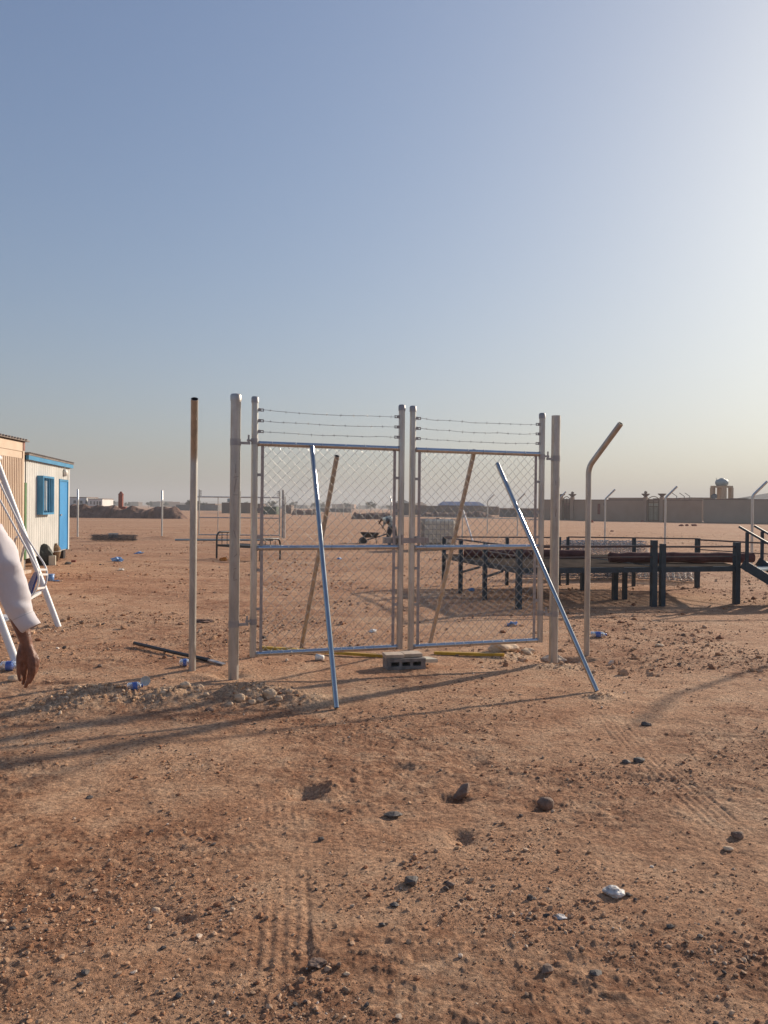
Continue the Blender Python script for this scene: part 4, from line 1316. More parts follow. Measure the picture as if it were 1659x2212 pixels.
corrugated(mb, S2, d2, n2, u0d - 0.03, u1d + 0.04, zd + 0.06, zt2, 0.2, 0.011)
mb2 = MB()
mb.build('ribbed_wall', M['cabinwhite'], t)
mb = MB(); obb(mb, S2, d2, n2, u1d + 0.04, L2 + 0.01, -0.02, 0.022, zb2, zt2); mb.build('corner_trim', M['cabinwhite'], t)
mb = MB(); obb(mb, S2, d2, n2, 0.0, 0.15, -0.02, 0.025, zb2, 2.1); mb.build('green_strip', M['green'], t)
# door
dr = MB(); obb(dr, S2, d2, n2, u0d, u1d, -0.01, 0.012, zb2 + 0.03, zd); door = dr.build('door', M['doorblue'], t)
fr_ = MB()
obb(fr_, S2, d2, n2, u0d - 0.03, u0d, -0.01, 0.03, zb2, zd + 0.05); obb(fr_, S2, d2, n2, u1d, u1d + 0.04, -0.01, 0.03, zb2, zd + 0.05); obb(fr_, S2, d2, n2, u0d, u1d, -0.01, 0.03, zd, zd + 0.05)
fr_.build('door_frame', M['cabinblue'], door)
hb = MB(); obb(hb, S2, d2, n2, u0d + 0.05, u0d + 0.16, 0.012, 0.05, 1.27, 1.31); hb.build('handle', M['weld'], door)
# window
uw0, _ = plane_uz(80, 1070, S2, d2); uw1, _ = plane_uz(102.5, 1070, S2, d2)
_, zw1 = plane_uz(92, 1033, S2, d2); _, zw0 = plane_uz(92, 1107, S2, d2)
w = MB(); obb(w, S2, d2, n2, uw0, uw1, 0.0, 0.022, zw0, zw1); win = w.build('window', M['glass'], t)
f = MB()
for (a0, a1, c0_, c1_) in ((uw0 - 0.05, uw0, zw0 - 0.05, zw1 + 0.05), (uw1, uw1 + 0.05, zw0 - 0.05, zw1 + 0.05), (uw0, uw1, zw1, zw1 + 0.05), (uw0, uw1, zw0 - 0.05, zw0)):
    obb(f, S2, d2, n2, a0, a1, 0.0, 0.16, c0_, c1_)
f.build('window_frame', M['cabinblue'], win)
for k in range(6):
    uu = uw0 + (uw1 - uw0) * (k + 0.5) / 6
    b_ = MB(); obb(b_, S2, d2, n2, uu - 0.012, uu + 0.012, 0.14, 0.155, zw0, zw1); b_.build('grille_bar', M['cabinblue'], win)
for (a0, a1) in ((0.1, 0.34), (0.62, 0.92)):
    cu = MB(); obb(cu, S2, d2, n2, uw0 + (uw1 - uw0) * a0, uw0 + (uw1 - uw0) * a1, 0.023, 0.03, zw0 + 0.05, zw1 - 0.05); cu.build('curtain', M['curtain'], win)
rf = MB(); obb(rf, S2, d2, n2, 0.04, L2 + 0.16, -2.5, 0.10, zt2 + 0.105, zt2 + 0.15); roof = rf.build('roof', M['roofsheet'], t)
rb = MB()
for k in range(30):
    uu = 0.1 + (L2) * k / 29.5
    obb(rb, S2, d2, n2, uu, uu + 0.05, -2.5, 0.135, zt2 + 0.152, zt2 + 0.175)
rb.build('roof_ribs', M['roofsheet'], roof)
fa = MB(); obb(fa, S2, d2, n2, 0.04, L2 + 0.14, 0.03, 0.095, zt2 - 0.0, zt2 + 0.10); obb(fa, S2, d2, n2, L2 + 0.02, L2 + 0.14, -2.45, 0.028, zt2 - 0.0, zt2 + 0.10)
fa.build('fascia', M['cabinblue'], t)
lamp_u, lamp_z = plane_uz(137.5, 1021, S2, d2)
q = S2 + d2 * lamp_u + n2 * 0.02
MB().lathe((q.x, q.y, lamp_z), [(0.11, 0), (0.11, 0.03), (0.09, 0.07), (0.05, 0.09), (0.0005, 0.095)], 16, n2).build('wall_lamp', M['whiteplastic'], t)
q = S2 + d2 * (L2 - 0.3) - n2 * 0.15
for k, (uu, vv) in enumerate(((L2 - 0.25, -0.15), (0.4, -0.2), (L2 - 0.25, -2.2), (0.4, -2.2))):
    b_ = MB(); obb(b_, S2, d2, n2, uu - 0.12, uu + 0.12, vv - 0.1, vv + 0.1, -0.05, zb2 - 0.003); b_.build('support_block', M['black'] if k == 0 else M['concrete'], t)

S1 = Vector((-8.2, 12.3, 0)); E1 = Vector((-8.59, 18.56, 0))
d1 = (E1 - S1).normalized(); n1 = Vector((d1.y, -d1.x, 0)); L1 = (E1 - S1).length
zb1 = 0.05
_, zt1 = plane_uz(50, 956, S1, d1)
_, zband = plane_uz(50, 991, S1, d1)
t = thing('portable_cabin', 'taller peach cabin with smooth upper panel at the left edge', 'cabin', tuple(S1))
mb = MB(); obb(mb, S1, d1, n1, 0, L1, -2.6, -0.02, zb1, zt1); mb.build('shell', M['cream'], t)
mb = MB(); corrugated(mb, S1, d1, n1, 0.0, L1 - 0.08, zb1, zband); mb.build('ribbed_wall', M['cream'], t)
mb = MB(); obb(mb, S1, d1, n1, 0, L1 - 0.08, -0.02, 0.004, zband + 0.004, zt1 - 0.22); obb(mb, S1, d1, n1, 0, L1 - 0.08, -0.02, 0.02, zt1 - 0.215, zt1); mb.build('upper_panel', M['cream'], t)
mb = MB(); obb(mb, S1, d1, n1, L1 - 0.08, L1, -0.02, 0.025, zb1, zt1 - 0.2); mb.build('corner_trim', M['cream'], t)
mb = MB(); obb(mb, S1, d1, n1, L1 - 0.09, L1 + 0.01, -0.03, 0.035, zt1 - 0.195, zt1 + 0.02); mb.build('corner_trim', M['redtrim'], t)
mb = MB(); obb(mb, S1, d1, n1, -0.1, L1 + 0.14, -2.7, 0.09, zt1 + 0.024, zt1 + 0.05)
roof = mb.build('roof', M['roofsheet'], t)
rb = MB()
for k in range(40):
    uu = -0.05 + (L1 + 0.1) * k / 40
    obb(rb, S1, d1, n1, uu, uu + 0.06, -2.7, 0.12, zt1 + 0.052, zt1 + 0.075)
rb.build('roof_ribs', M['roofsheet'], roof)
mb = MB(); obb(mb, S1, d1, n1, 0.6, L1 - 0.25, 0.0, 0.3, -0.05, 0.045); mb.build('base_step', M['paver'], t)
mb = MB(); uu, _ = plane_uz(-12, 1120, S1, d1); obb(mb, S1, d1, n1, uu - 0.5, uu + 0.18, 0.02, 0.04, 0.2, 2.1); mb.build('door', M['redtrim'], t)

# heap beside the cabins
t = thing('burlap_wrapped_jar', 'water jar wrapped in brown burlap beside the blue door', 'jar', tuple(G(121, 1215)))
p = G(121, 1214)
sc_ = p.y / FPX
MB().lathe((p.x, p.y, 0.02), [(0.0005, 0), (0.05, 0.0), (0.105, 0.14), (0.125, 0.26), (0.115, 0.36), (0.07, 0.43), (0.03, 0.46), (0.035, 0.49), (0.0005, 0.5)], 14).build('wrapped_jar', M['burlap'], t)
MB().tube([(p.x + math.cos(k * math.pi / 7) * 0.125, p.y + math.sin(k * math.pi / 7) * 0.125, 0.30 + 0.01 * math.sin(k)) for k in range(14)], 0.008, 6, closed=True).build('tie_rope', M['whiteplastic'], t)
p = G(92, 1222)
o = MB().blob((p.x, p.y, 0.27), (0.27, 0.14, 0.32), 301, 3, 0.22, 0.5, 1.1).build('dark_tarpaulin', M['darkcloth'], None, (p.x, p.y, 0))
tag(o, 'bundled dark green tarpaulin propped against the cabins', 'tarpaulin')
p = G(113, 1222)
o = MB().box((p.x, p.y, 0.13), (0.16, 0.14, 0.26), 0.3).build('white_block', M['slab'], None, (p.x, p.y, 0)); tag(o, 'pale block below the burlap wrapped jar', 'block')
p = G(159, 1216)
o = MB().box((p.x, p.y, 0.04), (0.11, 0.09, 0.07), 0.2).build('red_brick', M['redbrown'], None, (p.x, p.y, 0)); tag(o, 'small red brick on the sand before the blue door', 'brick')
stone(146, 1220, 16, 0.5, 'rockdark', 'dark lump beside the small red brick', 303)
t = thing('blue_bucket', 'blue plastic pail on the ground beyond the swing bench', 'pail', tuple(G(109, 1256)))
p = G(109, 1256)
MB().lathe((p.x, p.y, 0.0), [(0.0005, 0.0), (0.065, 0), (0.075, 0.15), (0.071, 0.15), (0.062, 0.01), (0.0005, 0.01)], 16).build('pail_wall', M['bluebag'], t)
MB().lathe((p.x, p.y, 0.15), [(0.079, -0.015), (0.079, 0.003), (0.072, 0.003)], 16).build('rim', M['bluebag'], t)
bag(121, 1257, 14, 0.2, 'bluebag', 'blue scrap beside the blue plastic pail', 305)

# ================================================================== SWING BENCH
t = thing('swing_bench', 'white tubular metal garden swing with blue seat behind the sleeve', 'swing', tuple(G(127, 1352)))
f1 = G(42, 1446); f2 = G(127, 1352)
sl = 0.385
def leg_top(f, h): return Vector((f.x - h * sl, f.y, h))
H = 2.2
for f, nm in ((f1, 'leg'), (f2, 'leg')):
    MB().tube([f + Vector((0, 0, -0.02)), leg_top(f, H)], 0.037, 16).build('leg', M['whitepaint'], t)
    tp = leg_top(f, H)
    MB().tube([tp, Vector((tp.x - H * sl, f.y, -0.02))], 0.037, 16).build('leg', M['whitepaint'], t)
MB().tube([leg_top(f1, H) + Vector((0, -0.1, 0)), leg_top(f2, H) + Vector((0, 0.1, 0))], 0.037, 16).build('top_bar', M['whitepaint'], t)
def smooth_path(ps, n=5):
    out = []
    for i in range(len(ps) - 1):
        p0 = ps[max(i - 1, 0)]; p1 = ps[i]; p2 = ps[i + 1]; p3 = ps[min(i + 2, len(ps) - 1)]
        for k in range(n):
            u = k / n
            out.append(0.5 * ((2 * p1) + (-p0 + p2) * u + (2 * p0 - 5 * p1 + 4 * p2 - p3) * u * u + (-p0 + 3 * p1 - 3 * p2 + p3) * u ** 3))
    out.append(ps[-1]); return out
Ya, Yb = 8.3, 8.9
zf = lambda x, y: (x / 3.95 / 1.1573, (1200 + y / 3.95) / 1.1573)
ra = smooth_path([PD(*zf(x, y), Ya) for x, y in [(-120, 0), (0, 200), (120, 420), (240, 640), (330, 810), (370, 900), (382, 980), (365, 1060), (330, 1120), (285, 1170)]])
rb_ = smooth_path([PD(*zf(x, y), Yb) for x, y in [(-10, 10), (150, 350), (250, 540), (350, 700), (430, 820), (462, 900), (462, 980), (440, 1050), (400, 1100), (350, 1130)]])
MB().tube(ra, 0.011, 8).build('side_rail', M['whitepaint'], t)
MB().tube(rb_, 0.011, 8).build('side_rail', M['whitepaint'], t)
for k in (24, 27, 36, 45):
    MB().bar(ra[k], rb_[k], 0.022, 0.022).build('cross_bar', M['whitepaint'], t)
sb_ = [PD(*zf(x, y), Ya + 0.15) for x, y in [(350, 900), (415, 930), (330, 1150), (262, 1120)]]
def slab4(ps, th, name, mat):
    n = (ps[1] - ps[0]).cross(ps[3] - ps[0]).normalized() * th
    mb = MB().add([*ps, *[p + n for p in ps]], [(0, 1, 2, 3), (7, 6, 5, 4), (0, 4, 5, 1), (1, 5, 6, 2), (2, 6, 7, 3), (3, 7, 4, 0)])
    return mb.build(name, M[mat], t)
slab4([ra[36], rb_[36] , PD(*zf(420, 1060), Yb - 0.1), PD(*zf(355, 1090), Ya + 0.1)], 0.008, 'seat_end', 'whitepaint')
slab4([PD(*zf(335, 910), Yb), PD(*zf(372, 905), Ya + 0.1), PD(*zf(298, 1130), Ya + 0.1), PD(*zf(250, 1080), Yb)], 0.02, 'backrest', 'bluepanel')
MB().bar(PD(*zf(285, 1172), Ya), PD(*zf(395, 1108), Yb), 0.03, 0.03).build('front_bar', M['whitepaint'], t)
slab4([PD(*zf(-60, 1330), 7.9), PD(*zf(70, 1325), 7.9), PD(*zf(98, 1365), 7.6), PD(*zf(-60, 1440), 7.6)], 0.015, 'footrest', 'whitepaint')
MB().tube([PD(*zf(165, 560), Ya), PD(*zf(110, 690), Ya + 0.3)], 0.012, 8).build('strut', M['whitepaint'], t)
MB().tube([PD(*zf(245, 640), Ya), PD(*zf(190, 850), Ya + 0.3)], 0.012, 8).build('strut', M['whitepaint'], t)

# ================================================================== TANK, WHEELBARROW
def ibc():
    Y = 30.0; cx_ = (PD(910, 1140, Y).x + PD(983, 1140, Y).x) / 2
    rz = 0.12
    t = thing('water_tank', 'milky plastic water tank in a wire cage behind the right leaf', 'tank', (cx_, Y, 0), rz)
    c0 = Vector((cx_, Y, 0)); W, D, H0, H1 = 1.2, 1.0, 0.22, 1.17
    b = MB().box((cx_, Y, (H0 + H1) / 2), (W - 0.06, D - 0.06, H1 - H0 - 0.02), rz).build('tank_body', M['tank'], t)
    md = b.modifiers.new('bevel', 'BEVEL'); md.width = 0.10; md.segments = 4
    Rz = Matrix.Rotation(rz, 3, 'Z')
    def P(x, y, z): return c0 + Rz @ Vector((x, y, z))
    cg = MB()
    for z in [H0 + (H1 - H0) * k / 5 for k in range(6)]:
        cg.tube([P(-W/2, -D/2, z), P(W/2, -D/2, z), P(W/2, D/2, z), P(-W/2, D/2, z)], 0.011, 6, closed=True)
    for k in range(9):
        x = -W/2 + W * k / 8
        for y in (-D/2, D/2): cg.tube([P(x, y, H0), P(x, y, H1 - (0.0))], 0.011, 6)
    for k in range(1, 7):
        y = -D/2 + D * k / 7
        for x in (-W/2, W/2): cg.tube([P(x, y, H0), P(x, y, H1)], 0.011, 6)
    cg.build('cage', M['barb'], t)
    pl_ = MB()
    for x in (-0.5, 0, 0.5): pl_.box(P(x, 0, 0.09), (0.12, D, 0.16), rz)
    pl_.box(P(0, 0, 0.195), (W, D, 0.04), rz)
    pl_.build('pallet', M['black'], t)
    MB().lathe(P(0, 0, H1 - 0.01), [(0.08, 0), (0.08, 0.04), (0.0005, 0.05)], 14).build('lid', M['black'], t)
ibc()
def wheelbarrow():
    Y = 34.5
    k_ = Y / FPX
    base = PD(800, 1175, Y)
    t = thing('wheelbarrow', 'dark wheelbarrow standing in front of the worker', 'wheelbarrow', (base.x, Y, 0))
    def P(px, py, dy=0.0): q = PD(px, py, Y); return Vector((q.x, q.y + dy, q.z - 0.0))
    W = 0.3
    a, b_, c_, d_ = P(779, 1149.5), P(820, 1151), P(812, 1160), P(787, 1161)
    vs = [a + Vector((0, -W, 0)), b_ + Vector((0, -W, 0)), c_ + Vector((0, -W * .6, 0)), d_ + Vector((0, -W * .6, 0)), a + Vector((0, W, 0)), b_ + Vector((0, W, 0)), c_ + Vector((0, W * .6, 0)), d_ + Vector((0, W * .6, 0))]
    tr = MB().add(vs, [(0, 1, 2, 3), (7, 6, 5, 4), (0, 3, 7, 4), (1, 5, 6, 2), (2, 6, 7, 3)])
    o = tr.build('tray', M['black'], t); md = o.modifiers.new('s', 'SOLIDIFY'); md.thickness = 0.012
    wc = P(784, 1169)
    MB().lathe(wc - Vector((0, 0.05, 0)), [(0.08, 0), (0.17, 0), (0.19, 0.03), (0.19, 0.07), (0.17, 0.1), (0.08, 0.1)], 18, (0, 1, 0)).build('wheel', M['blackrubber'], t)
    for s_ in (-1, 1):
        MB().tube([wc + Vector((0, s_ * 0.09, 0)), P(800, 1164) + Vector((0, s_ * 0.2, 0)), P(822, 1158) + Vector((0, s_ * 0.27, 0)), P(845, 1150) + Vector((0, s_ * 0.3, 0))], 0.02, 8).build('handle', M['black'], t)
        q = P(812, 1162) + Vector((0, s_ * 0.22, 0))
        MB().tube([q, Vector((q.x + 0.03, q.y, 0.0))], 0.018, 8).build('leg', M['black'], t)
wheelbarrow()

# ================================================================== PEOPLE
def flesh(chains, balls, voxel, name, mat, parent, smooth_it=3):
    mb = MB()
    def sphere(c0, r):
        rx = r if isinstance(r, (tuple, list)) else (r, r, r)
        pr = [(math.sin(math.pi * k / 10), -math.cos(math.pi * k / 10)) for k in range(11)]
        n = 14
        vs = []; fs = []
        for i, (a, b) in enumerate(pr):
            for k in range(n):
                an = 2 * math.pi * k / n
                vs.append(Vector(c0) + Vector((math.cos(an) * a * rx[0], math.sin(an) * a * rx[1], b * rx[2])))
        for i in range(10):
            for k in range(n):
                fs.append((i * n + k, i * n + (k + 1) % n, (i + 1) * n + (k + 1) % n, (i + 1) * n + k))
        mb.add(vs, fs, True)
    for ch in chains:
        pts = [Vector(p) for p, r in ch]; rs = [r for p, r in ch]
        for i in range(len(pts) - 1):
            mb.tube([pts[i], (pts[i] + pts[i + 1]) / 2, pts[i + 1]], 1, 14, True, [rs[i], (rs[i] + rs[i + 1]) / 2, rs[i + 1]])
        for p, r in zip(pts, rs): sphere(p, r)
    for c0, r in balls: sphere(c0, r)
    o = mb.build('tmp', None)
    rm = o.modifiers.new('r', 'REMESH'); rm.mode = 'VOXEL'; rm.voxel_size = voxel
    sm_ = o.modifiers.new('s', 'SMOOTH'); sm_.iterations = smooth_it; sm_.factor = 0.5
    dg = bpy.context.evaluated_depsgraph_get()
    dg.update()
    me = bpy.data.meshes.new_from_object(o.evaluated_get(dg), depsgraph=dg)
    bpy.data.objects.remove(o)
    me.name = name
    me.polygons.foreach_set('use_smooth', [True] * len(me.polygons))
    if parent is not None: me.transform(world_of(parent).inverted())
    me.materials.clear(); me.materials.append(M[mat])
    return link(name, me, None, parent)
def loft(rings, n_in=True):
    mb = MB(); n = len(rings[0]); vs = [p for r in rings for p in r]
    fs = [(i * n + k, i * n + (k + 1) % n, (i + 1) * n + (k + 1) % n, (i + 1) * n + k) for i in range(len(rings) - 1) for k in range(n)]
    mb.add(vs, fs, True)
    return mb
def man():
    YH = 3.28
    def hp(x, y, dy=0.0): return PD(x, y, YH + dy)
    bx, by = -2.14, 3.54
    t = thing('person', 'person in a white robe at the left edge, brown hand hanging down', 'person', (bx, by, 0))
    wr = hp(56, 1384)
    elbow = hp(-8, 1190, 0.01)
    sh = Vector((-1.90, 3.31, 1.55))
    V = Vector
    chains = [
        # legs, trunk, neck
        [(V((bx, by - .10, .93)), .11), (V((bx - .02, by - .10, .50)), .065), (V((bx, by - .10, .10)), .042)],
        [(V((bx, by + .10, .93)), .11), (V((bx - .06, by + .10, .50)), .065), (V((bx - .10, by + .10, .10)), .042)],
        [(V((bx, by - .10, .06)), .038), (V((bx - .14, by - .10, .035)), .034), (V((bx - .2, by - .10, .03)), .026)],
        [(V((bx - .10, by + .10, .06)), .038), (V((bx - .24, by + .10, .035)), .034), (V((bx - .3, by + .10, .03)), .026)],
        [(V((bx, by, .95)), .15), (V((bx + .01, by, 1.2)), .13), (V((bx + .02, by, 1.42)), .15), (V((bx + .02, by, 1.55)), .07), (V((bx - .0, by, 1.68)), .055)],
        # left arm to the wrist
        [(V((bx + .06, by - .12, 1.5)), .08), (sh, .062), (elbow, .045), (hp(35, 1318), .040), (wr, .0255)],
        # right arm
        [(V((bx + .02, by + .12, 1.5)), .08), (V((-1.97, by + .23, 1.5)), .06), (V((-2.02, by + .27, 1.22)), .045), (V((-2.1, by + .27, .97)), .028), (V((-2.12, by + .27, .88)), .035), (V((-2.14, by + .27, .80)), .02)],
        # hand: wrist into the palm
        [(wr, .0245), (hp(60, 1402), .0225), (hp(64, 1418), .020)],
        [(hp(55, 1400, .004), .016), (hp(57, 1433, .004), .0125), (hp(54, 1449, .006), .0098), (hp(54, 1463, .014), .0088), (hp(50, 1476, .022), .0080)],
        [(hp(60, 1400, -.004), .016), (hp(66, 1434, -.008), .0125), (hp(65, 1451, -.008), .0100), (hp(62, 1468, .0), .0090), (hp(55, 1483, .008), .0080)],
        [(hp(64, 1400, -.002), .016), (hp(74, 1430, -.010), .0120), (hp(74, 1447, -.012), .0095), (hp(71, 1461, -.006), .0085), (hp(64, 1474, .0), .0078)],
        [(hp(66, 1402, .006), .014), (hp(80, 1425, .0), .0110), (hp(80, 1439, -.002), .0085), (hp(78, 1450, .002), .0076), (hp(72, 1460, .008), .0064)],
        # thumb
        [(hp(50, 1395), .018), (hp(43, 1418, -.008), .0155), (hp(41, 1440, -.012), .0115), (hp(41, 1453, -.010), .0105), (hp(44, 1468, -.006), .0092)],
    ]
    hd = V((bx - .02, by, 1.80))
    balls = [(hd, (.095, .075, .118)), (hd + V((-.095, 0, -.02)), (.022, .014, .028)), (hd + V((-.06, 0, -.085)), (.045, .045, .04)),
             (hd + V((-.005, -.078, -.01)), (.018, .01, .03)), (hd + V((-.005, .078, -.01)), (.018, .01, .03)),
             (hd + V((-.088, 0, -.065)), (.012, .026, .008)), (hp(61, 1420, .0), (.030, .016, .032)),
             (V((-2.13, by + .27, .80)), (.02, .035, .06))]
    flesh(chains, balls, .0042, 'body', 'skin', t, 2)
    for s_ in (-1, 1):
        MB().lathe(hd + V((-.086, s_ * .032, .01)), [(0.0005, -0.011), (.009, -.006), (.011, 0), (.009, .006), (.0005, .011)], 12, (-1, 0, 0)).build('eye', M['eye'], t)
    # nails on the visible fingertips
    for (x, y, dy) in ((44.5, 1463, -.0135),):
        MB().blob(hp(x, y, dy), (.0045, .0016, .0065), 1, 2, 0.02).build('thumb_nail', M['rockpale'], t)
    # cap of hair
    ring = []
    for i in range(9):
        a = i / 8 * math.pi / 2 * 1.05
        ring.append([hd + V((.012 + math.cos(a) * .100 * math.cos(2 * math.pi * k / 20), math.cos(a) * .082 * math.sin(2 * math.pi * k / 20), .01 + math.sin(a) * .118 + .03 * max(0, -math.cos(2 * math.pi * k / 20)) * (1 - i / 8))) for k in range(20)])
    loft(ring).build('hair', M['hair'], t)
    # robe: trunk, right sleeve, left sleeve built from the cloth's own edges
    mb = MB()
    rings = []
    for z, rx, ry in ((.13, .25, .27), (.3, .235, .255), (.6, .20, .235), (.9, .18, .215), (1.1, .165, .20), (1.3, .165, .215), (1.45, .155, .225), (1.53, .12, .19), (1.60, .075, .09), (1.645, .068, .072)):
        rings.append([V((bx + math.cos(2 * math.pi * k / 40) * rx * (1 + .05 * math.sin(k * 1.9 + z)), by + math.sin(2 * math.pi * k / 40) * ry * (1 + .04 * math.sin(k * 2.3 + z)), z)) for k in range(40)])
    lo = loft(rings); mb.add(lo.v, lo.f, True)
    def ringLR(Lp, Rp, dep, n=28, cy=0.0):
        a = hp(*Lp, cy); b = hp(*Rp, cy); c0 = (a + b) / 2; u = (b - a) / 2; v = V((0, dep, 0))
        out = []
        for k in range(n):
            an = 2 * math.pi * k / n
            out.append(c0 + u * math.cos(an) + v * math.sin(an))
        return out
    spec = [((47, 1370), (87, 1346), .034), ((44, 1366), (84, 1342), .040), ((36, 1354), (77, 1333), .044), ((27.5, 1342), (71, 1322), .046), ((26, 1340), (68, 1320), .0485), ((17, 1322), (65, 1304), .052), ((7, 1302), (62, 1284), .056), ((-9, 1268), (54, 1252), .060), ((-25, 1232), (41, 1212), .064), ((-40, 1200), (24, 1172), .068), ((-58, 1160), (2, 1130), .07)]
    rr_ = [ringLR(a, b, d) for a, b, d in spec]
    shc = sh
    rr_.append([shc + V((.02, 0, -.12)) + (q - (rr_[-1][0] + rr_[-1][14]) / 2) * 1.05 for q in rr_[-1]])
    rr_.append([shc + V((-.02, .04, -.03)) + (q - (rr_[-1][0] + rr_[-1][14]) / 2) * 1.1 for q in rr_[-1]])
    rr_.append([shc + V((-.08, .08, -.02)) + (q - (rr_[-1][0] + rr_[-1][14]) / 2) * 0.9 for q in rr_[-1]])
    # densify and crumple
    dense = []
    for i in range(len(rr_) - 1):
        m_ = 4 if i >= 3 else 2
        for k in range(m_):
            dense.append([a.lerp(b, k / m_) for a, b in zip(rr_[i], rr_[i + 1])])
    dense.append(rr_[-1])
    out = []
    for i, ring in enumerate(dense):
        c0 = sum(ring, V()) / len(ring)
        nr = []
        for q in ring:
            amp_ = 0.0 if i < 5 else min(1, (i - 5) / 6)
            w = mnoise.noise(V((q.x * 9, q.y * 9, q.z * 16))) * 0.17 + 0.17 * mnoise.noise(V((q.x * 22, q.y * 14, q.z * 40 + q.x * 30)))
            nr.append(c0 + (q - c0) * (1 + w * amp_ * 0.8))
        out.append(nr)
    # inner lining at the cuff so the opening is hollow
    inner = [[(sum(r, V()) / len(r)) + (q - sum(r, V()) / len(r)) * 0.93 for q in r] for r in out[:8]]
    lo = loft(inner[::-1] + out); mb.add(lo.v, lo.f, True)
    rs = [(V((-1.97, by + .16, 1.52)), .07), (V((-1.97, by + .24, 1.47)), .08), (V((-2.02, by + .27, 1.22)), .07), (V((-2.08, by + .27, 1.02)), .058), (V((-2.1, by + .27, .96)), .055)]
    mb.tube([p for p, r in rs], .06, 20, caps=False, radii=[r for p, r in rs])
    mb.build('robe', M['thobe'], t)
    # stitched seam of the cuff
    sm_ = [(sum(out[7], V()) / 28) + (q - sum(out[7], V()) / 28) * 1.006 for q in out[7]]
    MB().tube(sm_, .0011, 5, closed=True).build('cuff_seam', M['curtain'], t)
    for k, s_ in enumerate((-.10, .10)):
        MB().blob((bx - .1 - .05 * k, by + s_, .025), (.14, .05, .03), 5, 2, 0.03).build('sandal', M['black'], t)
man()

def worker():
    Y = 31.0
    q_ = lambda x, y, dy=0.0: PD((860 + x / 5.18) / 1.1573, (1260 + y / 5.18) / 1.1573, Y + dy)
    f = q_(620, 563)
    t = thing('person', 'bending worker in pale patterned shirt and dark trousers with a shovel', 'person', (f.x, Y, 0))
    hipL, hipR = q_(600, 315, -.08), q_(645, 310, .08)
    kL, kR = q_(572, 440, -.14), q_(665, 430, .10)
    aL, aR = q_(590, 545, -.12), q_(690, 545, .14)
    chest = q_(570, 215); neck = q_(560, 205, -.04); head = q_(562, 225, -.14)
    shL, shR = q_(520, 200, -.16), q_(545, 190, .16)
    eL = q_(490, 195, -.3); hL = q_(460, 240, -.22); eR = q_(520, 270, .1); hR = q_(505, 300, -.05)
    pel = q_(622, 295)
    body = [[(pel, .13), (q_(610, 240), .13), (chest, .13), (neck, .06), (head, .08)],
            [(hipL, .09), (kL, .06), (aL, .045)], [(hipR, .09), (kR, .06), (aR, .045)],
            [(aL, .045), (aL + Vector((-.16, -.04, -.03)), .035)], [(aR, .045), (aR + Vector((-.16, -.04, -.03)), .035)],
            [(chest, .1), (shL, .07), (eL, .045), (hL, .032), (hL + Vector((-.02, -.02, -.05)), .026)],
            [(chest, .1), (shR, .07), (eR, .045), (hR, .032), (hR + Vector((-.02, -.02, -.05)), .026)]]
    flesh(body, [(head, (.085, .09, .11))], .012, 'body', 'darkskin', t, 2)
    flesh([[(pel, .15), (q_(612, 240), .165), (q_(585, 200), .16), (chest, .14)], [(chest, .12), (shL, .09), (eL.lerp(shL, .35), .07)], [(chest, .12), (shR, .09), (eR.lerp(shR, .35), .07)]], [], .012, 'shirt', 'shirt', t, 2)
    flesh([[(pel + Vector((0, 0, -.05)), .155), (hipL, .115), (kL, .085), (aL + Vector((0, 0, .06)), .07)], [(pel + Vector((0, 0, -.05)), .15), (hipR, .115), (kR, .085), (aR + Vector((0, 0, .06)), .07)]], [], .012, 'trousers', 'trousers', t, 2)
    flesh([], [(head + Vector((.01, 0, .03)), (.093, .098, .10))], .012, 'hair', 'hair', t, 1)
    s = thing('shovel', 'shovel held in both hands by the bending worker', 'shovel', tuple(hR))
    top_ = hL + Vector((-.05, -.02, .06)); low = hR + (hR - hL).normalized() * .75
    low.z = max(low.z, .12)
    MB().tube([top_, low], .017, 8).build('shaft', M['wood'], s)
    MB().blob(low + Vector((.05, 0, -.05)), (.11, .10, .03), 4, 2, .05).build('blade', M['weld'], s)
worker()

# ================================================================== COMPOUND WALL ON THE RIGHT
CW = Vector((PD(1516, 1120, 108).x, 108, 0)); LW = Vector((PD(1174, 1120, 126).x, 126, 0)); RW = Vector((PD(1800, 1120, 100).x, 100, 0))
def wall_run(a, b, z1, mat, name, label, th=0.25, cat='wall'):
    a, b = Vector(a), Vector(b)
    t = thing(name, label, cat, (a.x, a.y, 0))
    d = (b - a).normalized(); n = Vector((d.y, -d.x, 0)); L = (b - a).length
    mb = MB(); obb(mb, a, d, n, 0, L, -th, 0, -1.2, z1); mb.build('wall_face', M[mat], t)
    mb = MB(); obb(mb, a, d, n, -0.03, L + 0.03, -th - 0.04, 0.04, z1 + 0.003, z1 + 0.12); mb.build('coping', M['cap'], t)
    return t, d, n, L
tw_, dW, nW, LWn = wall_run(LW, CW, 3.02, 'walltan', 'compound_wall', 'long shaded tan compound wall with two bronze gates')
wall_run(CW + Vector((0.28, 0.05, 0)), RW, 3.1, 'walltan2', 'compound_wall', 'lighter tan compound wall right of the corner, below the water tower')
mb = MB(); 
